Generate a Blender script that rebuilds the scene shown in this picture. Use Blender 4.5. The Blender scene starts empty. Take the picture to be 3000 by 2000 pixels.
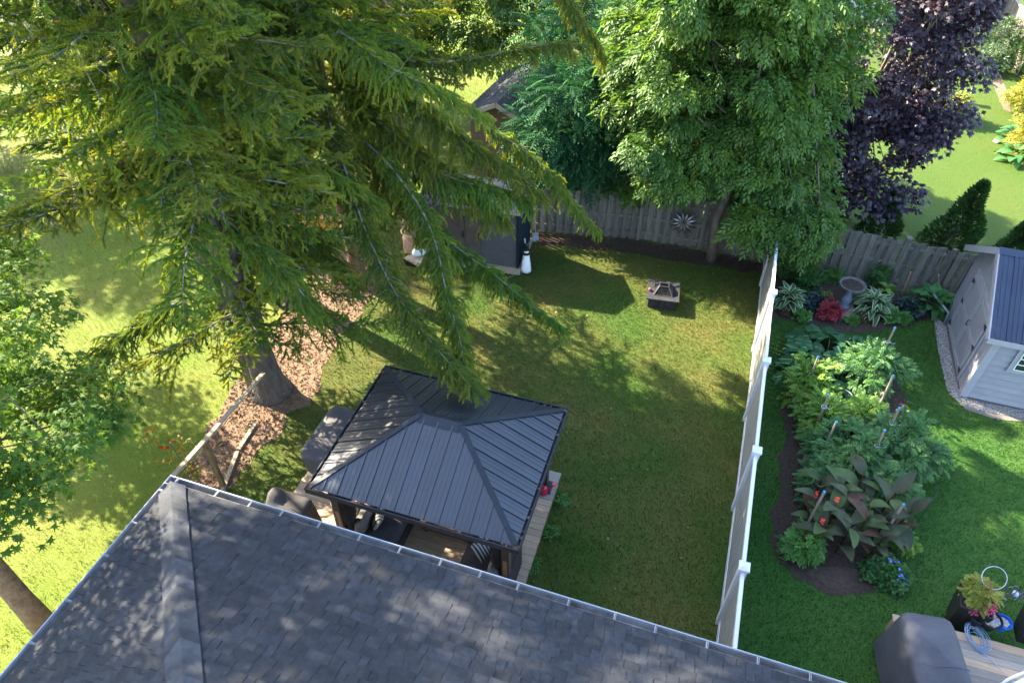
import bpy, math, random
import numpy as np
from mathutils import Vector, Matrix
random.seed(7); rng = np.random.default_rng(7)
R = math.radians
S = bpy.context.scene
COL = S.collection
# ------------------------------------------------------------------ camera, sky, sun, exposure
CAM_H = 11.7
PITCH = math.atan(2000/2185.0)                    # 42.5 degrees below the horizon
cd = bpy.data.cameras.new('camera'); cd.lens = 24.0; cd.sensor_width = 36.0
cd.clip_start = 0.1; cd.clip_end = 500
cam = bpy.data.objects.new('camera', cd); COL.objects.link(cam)
cam.location = (0, 0, CAM_H); cam.rotation_euler = (math.pi/2-PITCH, 0, 0)
S.camera = cam
SUN_EL = R(33); SUN_DIR = Vector((0.82, -0.57, 0)).normalized()       # way the light travels over the ground
w = bpy.data.worlds.new('World'); S.world = w; w.use_nodes = True
nt = w.node_tree; bgn = nt.nodes['Background']
sky = nt.nodes.new('ShaderNodeTexSky'); sky.sky_type = 'NISHITA'; sky.sun_disc = False
sky.sun_elevation = SUN_EL; sky.sun_rotation = math.atan2(-SUN_DIR.x, -SUN_DIR.y)
sky.air_density = 1.0; sky.dust_density = 1.2; sky.ozone_density = 1.0
nt.links.new(sky.outputs[0], bgn.inputs[0]); bgn.inputs[1].default_value = 0.15
sl = bpy.data.lights.new('sun', 'SUN'); sl.energy = 5.0; sl.angle = R(0.53); sl.color = (1.0, 0.88, 0.68)
so = bpy.data.objects.new('sun', sl); COL.objects.link(so); so.location = (-30, 20, 30)
so.rotation_euler = Vector((SUN_DIR.x*math.cos(SUN_EL), SUN_DIR.y*math.cos(SUN_EL), -math.sin(SUN_EL))).to_track_quat('-Z', 'Y').to_euler()
S.view_settings.view_transform = 'Standard'; S.view_settings.look = 'None'
S.view_settings.gamma = 1.0; S.view_settings.exposure = 2.9
S.render.engine = 'CYCLES'
S.cycles.max_bounces = 8; S.cycles.transparent_max_bounces = 8
S.cycles.use_denoising = True
S.cycles.sample_clamp_indirect = 6.0

_c, _s = math.cos(PITCH), math.sin(PITCH)
def G(x, y, z=0.0):                                # photo pixel (3000 x 2000) seen at height z -> world point
    u, v = x-1500, 1000-y
    dx, dy, dz = u, 2000*_c+v*_s, -2000*_s+v*_c
    t = (CAM_H-z)/-dz
    return Vector((dx*t, dy*t, z))
def GY(x, y, Y):                                   # photo pixel at world distance Y -> world point
    u, v = x-1500, 1000-y
    dx, dy, dz = u, 2000*_c+v*_s, -2000*_s+v*_c
    t = Y/dy
    return Vector((dx*t, Y, CAM_H+dz*t))
def PX(p):                                         # world point -> photo pixel
    z = p[2]-CAM_H; D = _c*p[1]-_s*z; V = _s*p[1]+_c*z
    return 1500+2000*p[0]/D, 1000-2000*V/D, D
def unit(v):
    v = np.asarray(v, float); return v/np.maximum(np.linalg.norm(v, axis=-1, keepdims=True), 1e-9)

# ------------------------------------------------------------------ mesh builder
class MB:
    def __init__(s): s.v = []; s.f = []; s.m = []; s.r = []
    def add(s, vs, fs, m=0, r=None):
        n = len(s.v); s.v += [tuple(v) for v in vs]; s.f += [tuple(i+n for i in f) for f in fs]
        s.m += [m]*len(fs); s.r += [random.random() if r is None else r]*len(vs); return s
    def box(s, x0, x1, y0, y1, z0, z1, m=0, r=None):
        return s.add([(x0,y0,z0),(x1,y0,z0),(x1,y1,z0),(x0,y1,z0),(x0,y0,z1),(x1,y0,z1),(x1,y1,z1),(x0,y1,z1)],
              [(0,3,2,1),(4,5,6,7),(0,1,5,4),(1,2,6,5),(2,3,7,6),(3,0,4,7)], m, r)
    def bar(s, p, q, wd, ht, up=(0,0,1), m=0, r=None, w2=None, h2=None):   # box from p to q
        p, q = Vector(p), Vector(q); d = (q-p).normalized(); x = d.cross(Vector(up))
        x = x.normalized() if x.length > 1e-5 else d.orthogonal().normalized(); z = x.cross(d)
        vs = []
        for c, a, b in ((p, wd, ht), (q, wd if w2 is None else w2, ht if h2 is None else h2)):
            for i, j in ((-1,-1),(1,-1),(1,1),(-1,1)): vs.append(c+x*(a/2*i)+z*(b/2*j))
        return s.add(vs, [(3,2,1,0),(4,5,6,7),(0,1,5,4),(1,2,6,5),(2,3,7,6),(3,0,4,7)], m, r)
    def tube(s, pts, rad, n=7, m=0, r=None, cap=True):
        pts = [Vector(p) for p in pts]
        if not hasattr(rad, '__len__'): rad = [rad]*len(pts)
        vs = []; fs = []; prev = None
        for i, p in enumerate(pts):
            d = (pts[min(i+1, len(pts)-1)]-pts[max(i-1, 0)]).normalized()
            if prev is None: x = d.orthogonal().normalized()
            else:
                x = prev-d*prev.dot(d); x = x.normalized() if x.length > 1e-6 else d.orthogonal().normalized()
            prev = x; y = d.cross(x)
            for k in range(n):
                a = 2*math.pi*k/n; vs.append(p+(x*math.cos(a)+y*math.sin(a))*rad[i])
        for i in range(len(pts)-1):
            for k in range(n): fs.append((i*n+k, i*n+(k+1)%n, (i+1)*n+(k+1)%n, (i+1)*n+k))
        if cap: fs.append(tuple(range(n-1, -1, -1))); fs.append(tuple((len(pts)-1)*n+k for k in range(n)))
        return s.add(vs, fs, m, r)
    def lathe(s, prof, n=20, c=(0,0,0), m=0, r=None):
        vs = []; fs = []
        for rr, z in prof:
            for k in range(n):
                a = 2*math.pi*k/n; vs.append((c[0]+rr*math.cos(a), c[1]+rr*math.sin(a), c[2]+z))
        for i in range(len(prof)-1):
            for k in range(n): fs.append((i*n+k, i*n+(k+1)%n, (i+1)*n+(k+1)%n, (i+1)*n+k))
        fs.append(tuple(range(n-1, -1, -1))); fs.append(tuple((len(prof)-1)*n+k for k in range(n)))
        return s.add(vs, fs, m, r)
    def poly(s, pts, z0, z1, m=0, r=None):         # prism over a plan polygon (counter-clockwise)
        n = len(pts); vs = [(p[0],p[1],z0) for p in pts]+[(p[0],p[1],z1) for p in pts]
        fs = [tuple(range(n-1,-1,-1)), tuple(range(n,2*n))]+[(i,(i+1)%n,n+(i+1)%n,n+i) for i in range(n)]
        return s.add(vs, fs, m, r)
    def mesh(s, name, mats, smooth=False):
        me = bpy.data.meshes.new(name); me.from_pydata(s.v, [], s.f)
        for m in (mats if isinstance(mats, (list, tuple)) else [mats]): me.materials.append(m)
        if any(s.m): me.polygons.foreach_set('material_index', s.m)
        a = me.attributes.new('rnd', 'FLOAT', 'POINT'); a.data.foreach_set('value', s.r)
        if smooth: me.polygons.foreach_set('use_smooth', [True]*len(me.polygons))
        me.update(); return me
    def build(s, name, mats, parent=None, smooth=False, **k): return link(name, s.mesh(name, mats, smooth), parent, **k)
def link(name, me, parent=None, loc=None, rz=None, label=None, cat=None, group=None, kind=None):
    o = bpy.data.objects.new(name, me); COL.objects.link(o)
    if parent is not None: o.parent = parent
    if loc is not None: o.location = loc
    if rz is not None: o.rotation_euler = (0, 0, rz)
    return tag(o, label, cat, group, kind)
def tag(o, label=None, cat=None, group=None, kind=None):
    for k, v in (('label', label), ('category', cat), ('group', group), ('kind', kind)):
        if v: o[k] = v
    return o
def empty(name, loc=(0,0,0), rz=0, label=None, cat=None, group=None):
    return link(name, None, None, loc, rz, label, cat, group)
def npmesh(name, V, F, mats, rnd=None, mi=None, smooth=False):     # V (n,3), F (m,3) triangles
    me = bpy.data.meshes.new(name); nv, nf = len(V), len(F)
    me.vertices.add(nv); me.vertices.foreach_set('co', np.ascontiguousarray(V, np.float32).ravel())
    me.loops.add(nf*3); me.loops.foreach_set('vertex_index', np.ascontiguousarray(F, np.int32).ravel())
    me.polygons.add(nf); me.polygons.foreach_set('loop_start', np.arange(0, nf*3, 3, dtype=np.int32))
    for m in (mats if isinstance(mats, (list, tuple)) else [mats]): me.materials.append(m)
    if mi is not None: me.polygons.foreach_set('material_index', np.asarray(mi, np.int32))
    if smooth: me.polygons.foreach_set('use_smooth', np.ones(nf, bool))
    me.update(calc_edges=True)
    if rnd is not None:
        a = me.attributes.new('rnd', 'FLOAT', 'POINT'); a.data.foreach_set('value', np.asarray(rnd, np.float32))
    return me

# ------------------------------------------------------------------ materials
def M(name, c, c2=None, rough=0.75, scale=6.0, detail=5, var=0.22, bump=0.0, bscale=80.0, metal=0.0, spec=0.3,
      objvar=0.12, attr=0.0, coords='Object', stretch=None, speck=None, trans=0.0, transc=None):
    m = bpy.data.materials.new(name); m.use_nodes = True; t = m.node_tree; N = t.nodes; L = t.links
    b = N['Principled BSDF']; b.inputs['Roughness'].default_value = rough; b.inputs['Metallic'].default_value = metal
    b.inputs['Specular IOR Level'].default_value = spec
    if c2 is None:
        hi = [min(1, x*(1+var)) for x in c]; lo = [x*(1-var) for x in c]
    else: lo, hi = c, c2
    tc = N.new('ShaderNodeTexCoord'); oi = N.new('ShaderNodeObjectInfo')
    src = tc.outputs['Object'] if coords == 'Object' else N.new('ShaderNodeNewGeometry').outputs['Position']
    mp = N.new('ShaderNodeMapping'); L.new(src, mp.inputs['Vector'])
    if stretch: mp.inputs['Scale'].default_value = stretch
    if coords == 'Object':
        ad = N.new('ShaderNodeVectorMath'); ad.operation = 'SCALE'; ad.inputs[0].default_value = (37, 19, 53)
        L.new(oi.outputs['Random'], ad.inputs['Scale']); L.new(ad.outputs[0], mp.inputs['Location'])
    n1 = N.new('ShaderNodeTexNoise'); n1.inputs['Scale'].default_value = scale; n1.inputs['Detail'].default_value = detail
    n1.inputs['Roughness'].default_value = 0.65; L.new(mp.outputs[0], n1.inputs['Vector'])
    rp = N.new('ShaderNodeValToRGB'); rp.color_ramp.elements[0].position = 0.32; rp.color_ramp.elements[1].position = 0.68
    rp.color_ramp.elements[0].color = (*lo, 1); rp.color_ramp.elements[1].color = (*hi, 1); L.new(n1.outputs['Fac'], rp.inputs['Fac'])
    out = rp.outputs['Color']
    def scaled(out, val, amt):
        mr = N.new('ShaderNodeMapRange'); mr.inputs['To Min'].default_value = 1-amt; mr.inputs['To Max'].default_value = 1+amt
        L.new(val, mr.inputs['Value'])
        h = N.new('ShaderNodeHueSaturation'); L.new(mr.outputs[0], h.inputs['Value']); L.new(out, h.inputs['Color']); return h.outputs[0]
    if objvar: out = scaled(out, oi.outputs['Random'], objvar)
    if attr:
        at = N.new('ShaderNodeAttribute'); at.attribute_name = 'rnd'; out = scaled(out, at.outputs['Fac'], attr)
    if speck:                                         # speck = (colour, scale, threshold): lichen, granules, litter
        n3 = N.new('ShaderNodeTexNoise'); n3.inputs['Scale'].default_value = speck[1]; n3.inputs['Detail'].default_value = 6
        L.new(mp.outputs[0], n3.inputs['Vector'])
        r3 = N.new('ShaderNodeValToRGB'); r3.color_ramp.elements[0].position = speck[2]; r3.color_ramp.elements[1].position = min(1, speck[2]+0.08)
        L.new(n3.outputs['Fac'], r3.inputs['Fac'])
        mx = N.new('ShaderNodeMix'); mx.data_type = 'RGBA'; L.new(r3.outputs['Color'], mx.inputs[0]); L.new(out, mx.inputs[6]); mx.inputs[7].default_value = (*speck[0], 1)
        out = mx.outputs[2]
    L.new(out, b.inputs['Base Color'])
    if bump:
        n2 = N.new('ShaderNodeTexNoise'); n2.inputs['Scale'].default_value = bscale; n2.inputs['Detail'].default_value = 4
        L.new(mp.outputs[0], n2.inputs['Vector'])
        bp = N.new('ShaderNodeBump'); bp.inputs['Strength'].default_value = bump; bp.inputs['Distance'].default_value = 0.02
        L.new(n2.outputs['Fac'], bp.inputs['Height']); L.new(bp.outputs[0], b.inputs['Normal'])
    if trans:
        tr = N.new('ShaderNodeBsdfTranslucent'); ms = N.new('ShaderNodeMixShader'); ms.inputs[0].default_value = trans
        if transc:
            mm = N.new('ShaderNodeMix'); mm.data_type = 'RGBA'; mm.blend_type = 'MULTIPLY'; mm.inputs[0].default_value = 1; L.new(out, mm.inputs[6]); mm.inputs[7].default_value = (*transc, 1); L.new(mm.outputs[2], tr.inputs[0])
        else: L.new(out, tr.inputs[0])
        L.new(b.outputs[0], ms.inputs[1]); L.new(tr.outputs[0], ms.inputs[2]); L.new(ms.outputs[0], N['Material Output'].inputs[0])
    return m
def LEAF(name, cols, rough=0.5, trans=0.42, transc=(1.6, 1.5, 0.7), spec=0.35, patch=0.0, pscale=0.4, pc=None, ov=0.0):
    m = bpy.data.materials.new(name); m.use_nodes = True; t = m.node_tree; N = t.nodes; L = t.links
    b = N['Principled BSDF']; b.inputs['Roughness'].default_value = rough; b.inputs['Specular IOR Level'].default_value = spec
    at = N.new('ShaderNodeAttribute'); at.attribute_name = 'rnd'
    rp = N.new('ShaderNodeValToRGB'); e = rp.color_ramp.elements
    while len(e) < len(cols): e.new(0.5)
    for i, c in enumerate(cols): e[i].position = i/(len(cols)-1) if len(c) == 3 else c[3]; e[i].color = (*c[:3], 1)
    L.new(at.outputs['Fac'], rp.inputs['Fac']); out = rp.outputs['Color']
    if ov:
        oi = N.new('ShaderNodeObjectInfo'); hs = N.new('ShaderNodeHueSaturation'); L.new(out, hs.inputs['Color'])
        for sock, a, b2, k in (('Value', 1-ov, 1+ov*1.2, 1.0), ('Hue', .5-.03, .5+.025, 7.31)):
            ml = N.new('ShaderNodeMath'); ml.operation = 'MULTIPLY'; ml.inputs[1].default_value = k; fr = N.new('ShaderNodeMath'); fr.operation = 'FRACT'
            L.new(oi.outputs['Random'], ml.inputs[0]); L.new(ml.outputs[0], fr.inputs[0])
            mr = N.new('ShaderNodeMapRange'); mr.inputs['To Min'].default_value = a; mr.inputs['To Max'].default_value = b2; L.new(fr.outputs[0] if k > 1 else oi.outputs['Random'], mr.inputs['Value']); L.new(mr.outputs[0], hs.inputs[sock])
        out = hs.outputs[0]
    if patch:
        g = N.new('ShaderNodeNewGeometry'); n = N.new('ShaderNodeTexNoise'); n.inputs['Scale'].default_value = pscale; n.inputs['Detail'].default_value = 4
        L.new(g.outputs['Position'], n.inputs['Vector'])
        r2 = N.new('ShaderNodeValToRGB'); r2.color_ramp.elements[0].position = 0.38; r2.color_ramp.elements[1].position = 0.66
        r2.color_ramp.elements[1].color = (patch, patch, patch, 1)
        L.new(n.outputs['Fac'], r2.inputs['Fac'])
        mx = N.new('ShaderNodeMix'); mx.data_type = 'RGBA'; L.new(r2.outputs['Color'], mx.inputs[0]); L.new(out, mx.inputs[6]); mx.inputs[7].default_value = (*pc, 1); out = mx.outputs[2]
    L.new(out, b.inputs['Base Color'])
    tr = N.new('ShaderNodeBsdfTranslucent'); ms = N.new('ShaderNodeMixShader'); ms.inputs[0].default_value = trans
    mm = N.new('ShaderNodeMix'); mm.data_type = 'RGBA'; mm.blend_type = 'MULTIPLY'; mm.inputs[0].default_value = 1
    L.new(out, mm.inputs[6]); mm.inputs[7].default_value = (*transc, 1); L.new(mm.outputs[2], tr.inputs[0])
    L.new(b.outputs[0], ms.inputs[1]); L.new(tr.outputs[0], ms.inputs[2]); L.new(ms.outputs[0], N['Material Output'].inputs[0])
    return m

m_shingle = M('asphalt_shingle', (.017,.019,.0235), (.034,.037,.0445), rough=.9, scale=9, objvar=.0, attr=.24, bump=.5, bscale=160, speck=((.06,.06,.06), 230, .60))
m_roofback = M('roof_felt', (.05,.052,.06), rough=.95)
m_moss = M('shingle_hip', (.034,.036,.042), (.058,.061,.068), rough=.92, scale=5, attr=.15, bump=.5, bscale=150, speck=((.055,.048,.024), 6, .66))
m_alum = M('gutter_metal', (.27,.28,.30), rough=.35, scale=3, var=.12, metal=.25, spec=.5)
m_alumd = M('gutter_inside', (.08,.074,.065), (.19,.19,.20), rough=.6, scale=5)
m_siding = M('house_siding', (.55,.53,.50), rough=.7)
m_blackmetal = M('black_roof_metal', (.011,.014,.022), rough=.38, scale=2.5, var=.3, metal=.0, spec=.8, objvar=.2, bump=.02, bscale=6, speck=((.09,.075,.06), 14, .71))
m_blacktrim = M('black_trim_metal', (.014,.017,.024), rough=.6, scale=5, var=.25, spec=.35)
m_litter = M('leaf_litter', (.20,.09,.04), (.36,.20,.10), rough=.9, scale=30, bump=1, bscale=90)
m_postwood = M('dark_post', (.045,.032,.026), (.075,.052,.04), rough=.7, scale=6, stretch=(6,6,.6))
m_postpanel = M('post_panel', (.20,.115,.075), (.29,.17,.11), rough=.7, scale=8, stretch=(6,6,.5))
m_net = M('black_netting', (.010,.010,.012), (.022,.020,.022), rough=.95, scale=25, stretch=(1,1,.15), bump=.6, bscale=40)
m_deck = M('deck_wood', (.28,.20,.13), (.42,.31,.21), rough=.75, scale=5, stretch=(.6,9,9), objvar=.14, speck=((.20,.14,.09), 9, .70), bump=.25, bscale=30)
m_deckgrey = M('weathered_deck', (.19,.16,.135), (.29,.255,.215), rough=.8, scale=5, stretch=(.6,9,9), objvar=.16, speck=((.14,.11,.085), 8, .69), bump=.25, bscale=30)
m_skirt = M('deck_skirt', (.17,.125,.065), (.25,.19,.105), rough=.8, scale=5, stretch=(8,8,.7), objvar=.15)
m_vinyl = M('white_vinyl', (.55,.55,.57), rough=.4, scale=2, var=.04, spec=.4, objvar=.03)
m_vinylg = M('vinyl_panel_shade', (.22,.22,.205), (.27,.27,.25), rough=.5, scale=3, objvar=.05, speck=((.22,.22,.18), 5, .70))  # white vinyl greyed for the panels: their shade is put into the colour
m_fence = M('grey_fence_wood', (.095,.083,.065), (.18,.165,.135), rough=.9, scale=5, stretch=(7,7,.7), objvar=.22, bump=.4, bscale=40, speck=((.06,.07,.032), 5, .66))
m_clip = M('gutter_clip', (.22,.225,.24), rough=.5, var=.1)
# ------------------------------------------------------------------ ground
def PN(*p): return [(q[0], q[1]) for q in p]
m_soil = M('mulch_dark', (.030,.020,.014), (.075,.050,.036), rough=.95, scale=18, bump=1.0, bscale=60, coords='World', speck=((.12,.085,.06), 40, .66))
def LAWN(name, g1, g2, straw, amt, sc):
    m = bpy.data.materials.new(name); m.use_nodes = True; t = m.node_tree; N = t.nodes; L = t.links
    b = N['Principled BSDF']; b.inputs['Roughness'].default_value = .8; b.inputs['Specular IOR Level'].default_value = .15
    g = N.new('ShaderNodeNewGeometry')
    def noise(s, d=5):
        n = N.new('ShaderNodeTexNoise'); n.inputs['Scale'].default_value = s; n.inputs['Detail'].default_value = d; L.new(g.outputs['Position'], n.inputs['Vector']); return n.outputs['Fac']
    def ramp(f, p0, c0, p1, c1):
        r = N.new('ShaderNodeValToRGB'); e = r.color_ramp.elements; e[0].position = p0; e[1].position = p1; e[0].color = (*c0, 1); e[1].color = (*c1, 1); L.new(f, r.inputs['Fac']); return r.outputs['Color']
    fine = ramp(noise(22, 8), .3, g1, .7, g2)
    ms = ramp(noise(sc, 6), .36, (0,0,0), .66, (amt,amt,amt))
    mx = N.new('ShaderNodeMix'); mx.data_type = 'RGBA'; L.new(ms, mx.inputs[0]); L.new(fine, mx.inputs[6]); mx.inputs[7].default_value = (*straw, 1)
    sp = ramp(noise(75, 3), .62, (0,0,0), .72, (.55,.55,.55))
    m2 = N.new('ShaderNodeMix'); m2.data_type = 'RGBA'; L.new(sp, m2.inputs[0]); L.new(mx.outputs[2], m2.inputs[6]); m2.inputs[7].default_value = (*[x*.45 for x in g1], 1)
    L.new(m2.outputs[2], b.inputs['Base Color'])
    bp = N.new('ShaderNodeBump'); bp.inputs['Strength'].default_value = .9; bp.inputs['Distance'].default_value = .03
    L.new(noise(60, 6), bp.inputs['Height']); L.new(bp.outputs[0], b.inputs['Normal'])
    return m
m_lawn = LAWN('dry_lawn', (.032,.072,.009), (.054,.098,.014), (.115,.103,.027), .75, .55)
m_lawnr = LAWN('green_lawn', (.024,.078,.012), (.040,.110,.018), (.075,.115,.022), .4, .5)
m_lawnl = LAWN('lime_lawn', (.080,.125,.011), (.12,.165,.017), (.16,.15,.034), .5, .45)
def rough(pts, amp=.09, step=.18, seed=4):
    rd = random.Random(seed); out = []
    for i in range(len(pts)):
        a, b = Vector((pts[i][0], pts[i][1])), Vector((pts[(i+1) % len(pts)][0], pts[(i+1) % len(pts)][1])); n = max(1, int((b-a).length/step)); nn = Vector((b.y-a.y, a.x-b.x)).normalized()
        for k in range(n): out.append(a.lerp(b, k/n)+nn*(rd.uniform(-amp, amp)+.06*math.sin(k*.9+i)))
    return out
def sheet(name, pts, z, mat, **k):
    n = len(pts); me = bpy.data.meshes.new(name); me.from_pydata([(p[0], p[1], z) for p in pts], [], [tuple(range(n))]); me.materials.append(mat)
    return link(name, me, kind='structure', **k)
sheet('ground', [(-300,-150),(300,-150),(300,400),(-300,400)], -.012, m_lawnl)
# plan lines: white fence line and wooden fence line
WF = [Vector((6.95,15.10,0)), Vector((6.05,12.43,0)), Vector((5.27,10.16,0)), Vector((4.45,7.81,0)), Vector((3.64,5.51,0)), Vector((2.84,3.2,0))]
FL = [(-.6,17.95),(2.1,17.6),(3.8,17.35),(5.55,16.86),(7.25,16.22),(8.7,15.68),(10.4,15.0),(12.3,14.25)]
sheet('back_lawn', PN((7.3,16.2),(8.7,15.68),(10.4,15.0),(14,13.6),(40,8),(60,80),(4,80),(-.6,18)), -.004, LAWN('back_lawn', (.036,.075,.009), (.055,.102,.013), (.088,.10,.02), .4, .35))
sheet('yard_lawn', PN((2.0,.8),WF[4],WF[2],WF[0],(7.28,16.2),FL[3],FL[1],FL[0],(-4.0,18.3),(-5.9,12.0),(-7.4,7.0),(-7.6,4.2),(-3,2)), .0, m_lawn)
sheet('neighbour_lawn', PN((2.0,.8),(16,-4),(20,11),(12.3,14.25),FL[5],(7.3,16.2),WF[0],WF[2],WF[4]), .004, m_lawnr)
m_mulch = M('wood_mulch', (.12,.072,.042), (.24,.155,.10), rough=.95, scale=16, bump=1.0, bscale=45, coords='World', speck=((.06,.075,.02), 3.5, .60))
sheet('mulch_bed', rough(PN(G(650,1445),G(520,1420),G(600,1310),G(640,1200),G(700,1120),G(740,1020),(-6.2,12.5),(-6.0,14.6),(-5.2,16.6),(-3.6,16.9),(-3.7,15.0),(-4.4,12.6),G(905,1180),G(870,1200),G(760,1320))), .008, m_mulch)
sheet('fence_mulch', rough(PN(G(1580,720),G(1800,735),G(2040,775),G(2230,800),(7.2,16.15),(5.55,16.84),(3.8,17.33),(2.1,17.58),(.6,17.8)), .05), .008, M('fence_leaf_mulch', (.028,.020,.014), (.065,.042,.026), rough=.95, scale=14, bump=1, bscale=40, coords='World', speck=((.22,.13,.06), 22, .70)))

# ------------------------------------------------------------------ house in the foreground
house = empty('house', (-5.12, 6.13, 0), R(-18.2), 'house with dark grey hipped shingle roof and white gutters', 'house')
TP = .353; EZ = 3.2; TH = math.atan(TP); HW, HD = 17.0, 9.4; HR = HD/2
MBr = MB()
rz_ = lambda r: EZ+TP*r
MBr.add([(0,0,EZ),(HW,0,EZ),(HW,-HD,EZ),(0,-HD,EZ),(HR,-HR,rz_(HR)),(HW-HR,-HR,rz_(HR))], [(0,4,5,1),(1,5,2),(2,5,4,3),(3,4,0),(0,1,2,3)])
roof = MBr.build('roof', m_shingle, house)
HM = Matrix.Translation((-5.12,6.13,0)) @ Matrix.Rotation(R(-18.2), 4, 'Z')
tabs = []
def tab(fn, k, a0, a1, rr):
    e = .14*math.cos(TH); r0, r1 = k*e, (k+1)*e+.012
    thick = random.choice((.007,.008,.015,.018)); sk = random.uniform(-.004,.004)
    nrm = fn(None)
    P = lambda a, r, h: fn((a, r))+nrm*h
    vs = [P(a0,r0+sk,.001),P(a1,r0+sk,.001),P(a1,r0+sk,thick),P(a0,r0+sk,thick),P(a1,r1,.004),P(a0,r1,.004)]
    fs = [(0,1,2,3),(3,2,4,5),(0,3,5),(1,4,2)]
    tabs.append((vs, fs, rr, k))
def fnN(q):
    return Vector((0, math.sin(TH), math.cos(TH))) if q is None else Vector((q[0], -q[1], rz_(q[1])))
def fnL(q):
    return Vector((-math.sin(TH), 0, math.cos(TH))) if q is None else Vector((q[1], -q[0], rz_(q[1])))
e_ = .14*math.cos(TH)
for fn, lim, kmax in ((fnN, 12.0, 27), (fnL, 7.0, 27)):
    for k in range(kmax):
        a = k*e_+.05-random.random()*.2; a = max(a, k*e_+.02)
        while a < lim:
            wd = random.choice((.11,.15,.19,.22,.26,.31)); g = .003
            x, y, D = PX(HM @ fn((a+wd/2, (k+.5)*e_)))
            if -500 < x < 3500 and y < 2500: tab(fn, k, a+g, a+wd-g, random.random())
            a += wd
sc_ = []
for t in tabs:
    c = sum(t[0], Vector())/6; x, y, D = PX(HM @ c); sc_.append((D if (-20 < x < 3020 and 1380 < y < 2010) else 99, t))
sc_.sort(key=lambda q: q[0])
for D, t in sc_[:300]:
    MB().add(t[0], t[1], 0, t[2]).build('shingle', m_shingle, roof)
mb = MB()
for D, t in sc_[300:]: mb.add(t[0], t[1], 0, t[2])
mb.build('shingle_field', m_shingle, roof, kind='stuff')
# hip caps
cap_len = .24
hd = Vector((1,-1,TP)); hdn = hd.normalized()
nN, nL = fnN(None), fnL(None)
for i in range(0, 24):
    s0, s1 = i*cap_len*.72, i*cap_len*.72+cap_len
    p0 = Vector((0,0,EZ))+hdn*s0; p1 = Vector((0,0,EZ))+hdn*s1; wq = .25
    dn = Vector((1,0,0)); dl = Vector((0,-1,0))
    up = (nN+nL).normalized(); j = random.uniform(-.006,.006)
    def cp(p, h, q): return [p+dn*(wq*1.0+j)-dl*0+nN*h if q == 0 else (p+up*(h+.006) if q == 1 else p+dl*(wq*1.0+j)+nL*h)][0]
    vs = []
    for p, h in ((p0,.045),(p1,.022)):
        vs += [cp(p,h,0), cp(p,h,1), cp(p,h,2)]
    vs += [v-Vector((0,0,.02)) for v in vs[:3]]
    mb = MB().add(vs, [(0,3,4,1),(1,4,5,2),(6,0,1,7),(7,1,2,8)], 0, random.random())
    mb.build('ridge_cap', m_moss, roof)
# gutters
def gutter(p0, p1, out, n_br):
    p0, p1, out = Vector(p0), Vector(p1), Vector(out)
    prof = [(-.005,.0),(-.005,-.10),(.085,-.10),(.115,-.04),(.118,.005),(.132,.008),(.134,-.002),(.122,-.04),(.092,-.108),(-.012,-.108),(-.012,.0)]
    vs = []; fs = []
    for p in (p0, p1):
        for x, z in prof: vs.append(p+out*x+Vector((0,0,z-.02)))
    n = len(prof)
    for i in range(n): fs.append((i,(i+1)%n,n+(i+1)%n,n+i))
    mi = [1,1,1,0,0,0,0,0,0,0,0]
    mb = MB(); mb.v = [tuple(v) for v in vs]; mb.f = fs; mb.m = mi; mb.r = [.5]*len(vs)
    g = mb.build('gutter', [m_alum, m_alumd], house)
    d = (p1-p0); L = d.length; d.normalize()
    for i in range(n_br):
        c = p0+d*(.22+.6*i+random.uniform(-.06,.06))
        b = MB().bar(c+Vector((0,0,-.012))-out*.01, c+out*.112+Vector((0,0,-.014)), .014, .006)
        b.bar(c+out*.01+d*.017+Vector((0,0,-.010)), c+out*.11+d*.02+Vector((0,0,-.012)), .006, .012)
        b.build('gutter_bracket', m_clip, g)
gutter((-.13,0,EZ), (HW,0,EZ), (0,1,0), 20)
gutter((0,.13,EZ-.003), (0,-HD,EZ-.003), (-1,0,0), 10)
wm = MB(); wm.box(.45,HW-.45,-HD+.45,-.45,0,EZ-.1); wm.build('wall', m_siding, house)
MB().box(.02,HW,-.40,-.0,EZ-.13,EZ-.10).build('soffit', m_alum, house)
MB().box(.02,.40,-HD,-.41,EZ-.13,EZ-.10).build('soffit', m_alum, house)
for a, wd_ in ((2.2,1.5),(5.0,1.8),(8.5,1.2)):
    wn = MB().box(a,a+wd_,-.47,-.42,.75,2.35).build('window', m_vinyl, house)
    MB().box(a+.06,a+wd_-.06,-.425,-.40,.81,2.29).build('pane', M('window_glass', (.03,.035,.04), rough=.08, spec=.8), wn)

# ------------------------------------------------------------------ deck under the gazebo
GZ = Vector((-1.17, 7.40, 0)); GR = R(-17.9)
deck = empty('wooden_deck', GZ, GR, 'light wooden deck platform beneath the black metal gazebo', 'deck')
DZ = .40
y = -2.72; 
while y < 1.57:
    j = random.uniform(-.012,.012)
    MB().box(-3.16+j, 1.76+j*.6, y, y+.134, DZ-.036, DZ+random.uniform(-.002,.002)).build('deck_board', m_deck if y < .9 else m_deckgrey, deck); y += .140
MB().box(-3.12,1.70,-2.72,1.54,DZ-.19,DZ-.045).build('joist_frame', m_skirt, deck)
x = -2.70
while x < 1.50:
    MB().box(1.70,1.725,x,x+.135,.01,DZ-.05).build('skirt_board', m_skirt, deck); x += .142
for k in range(30):
    MB().box(-3.12+k*.162,-3.12+k*.162+.15,1.545,1.568,.01,DZ-.05).build('skirt_board', m_skirt, deck)
    if k < 26: MB().box(-3.145,-3.122,-2.7+k*.162,-2.7+k*.162+.15,.01,DZ-.05).build('skirt_board', m_skirt, deck)

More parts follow.
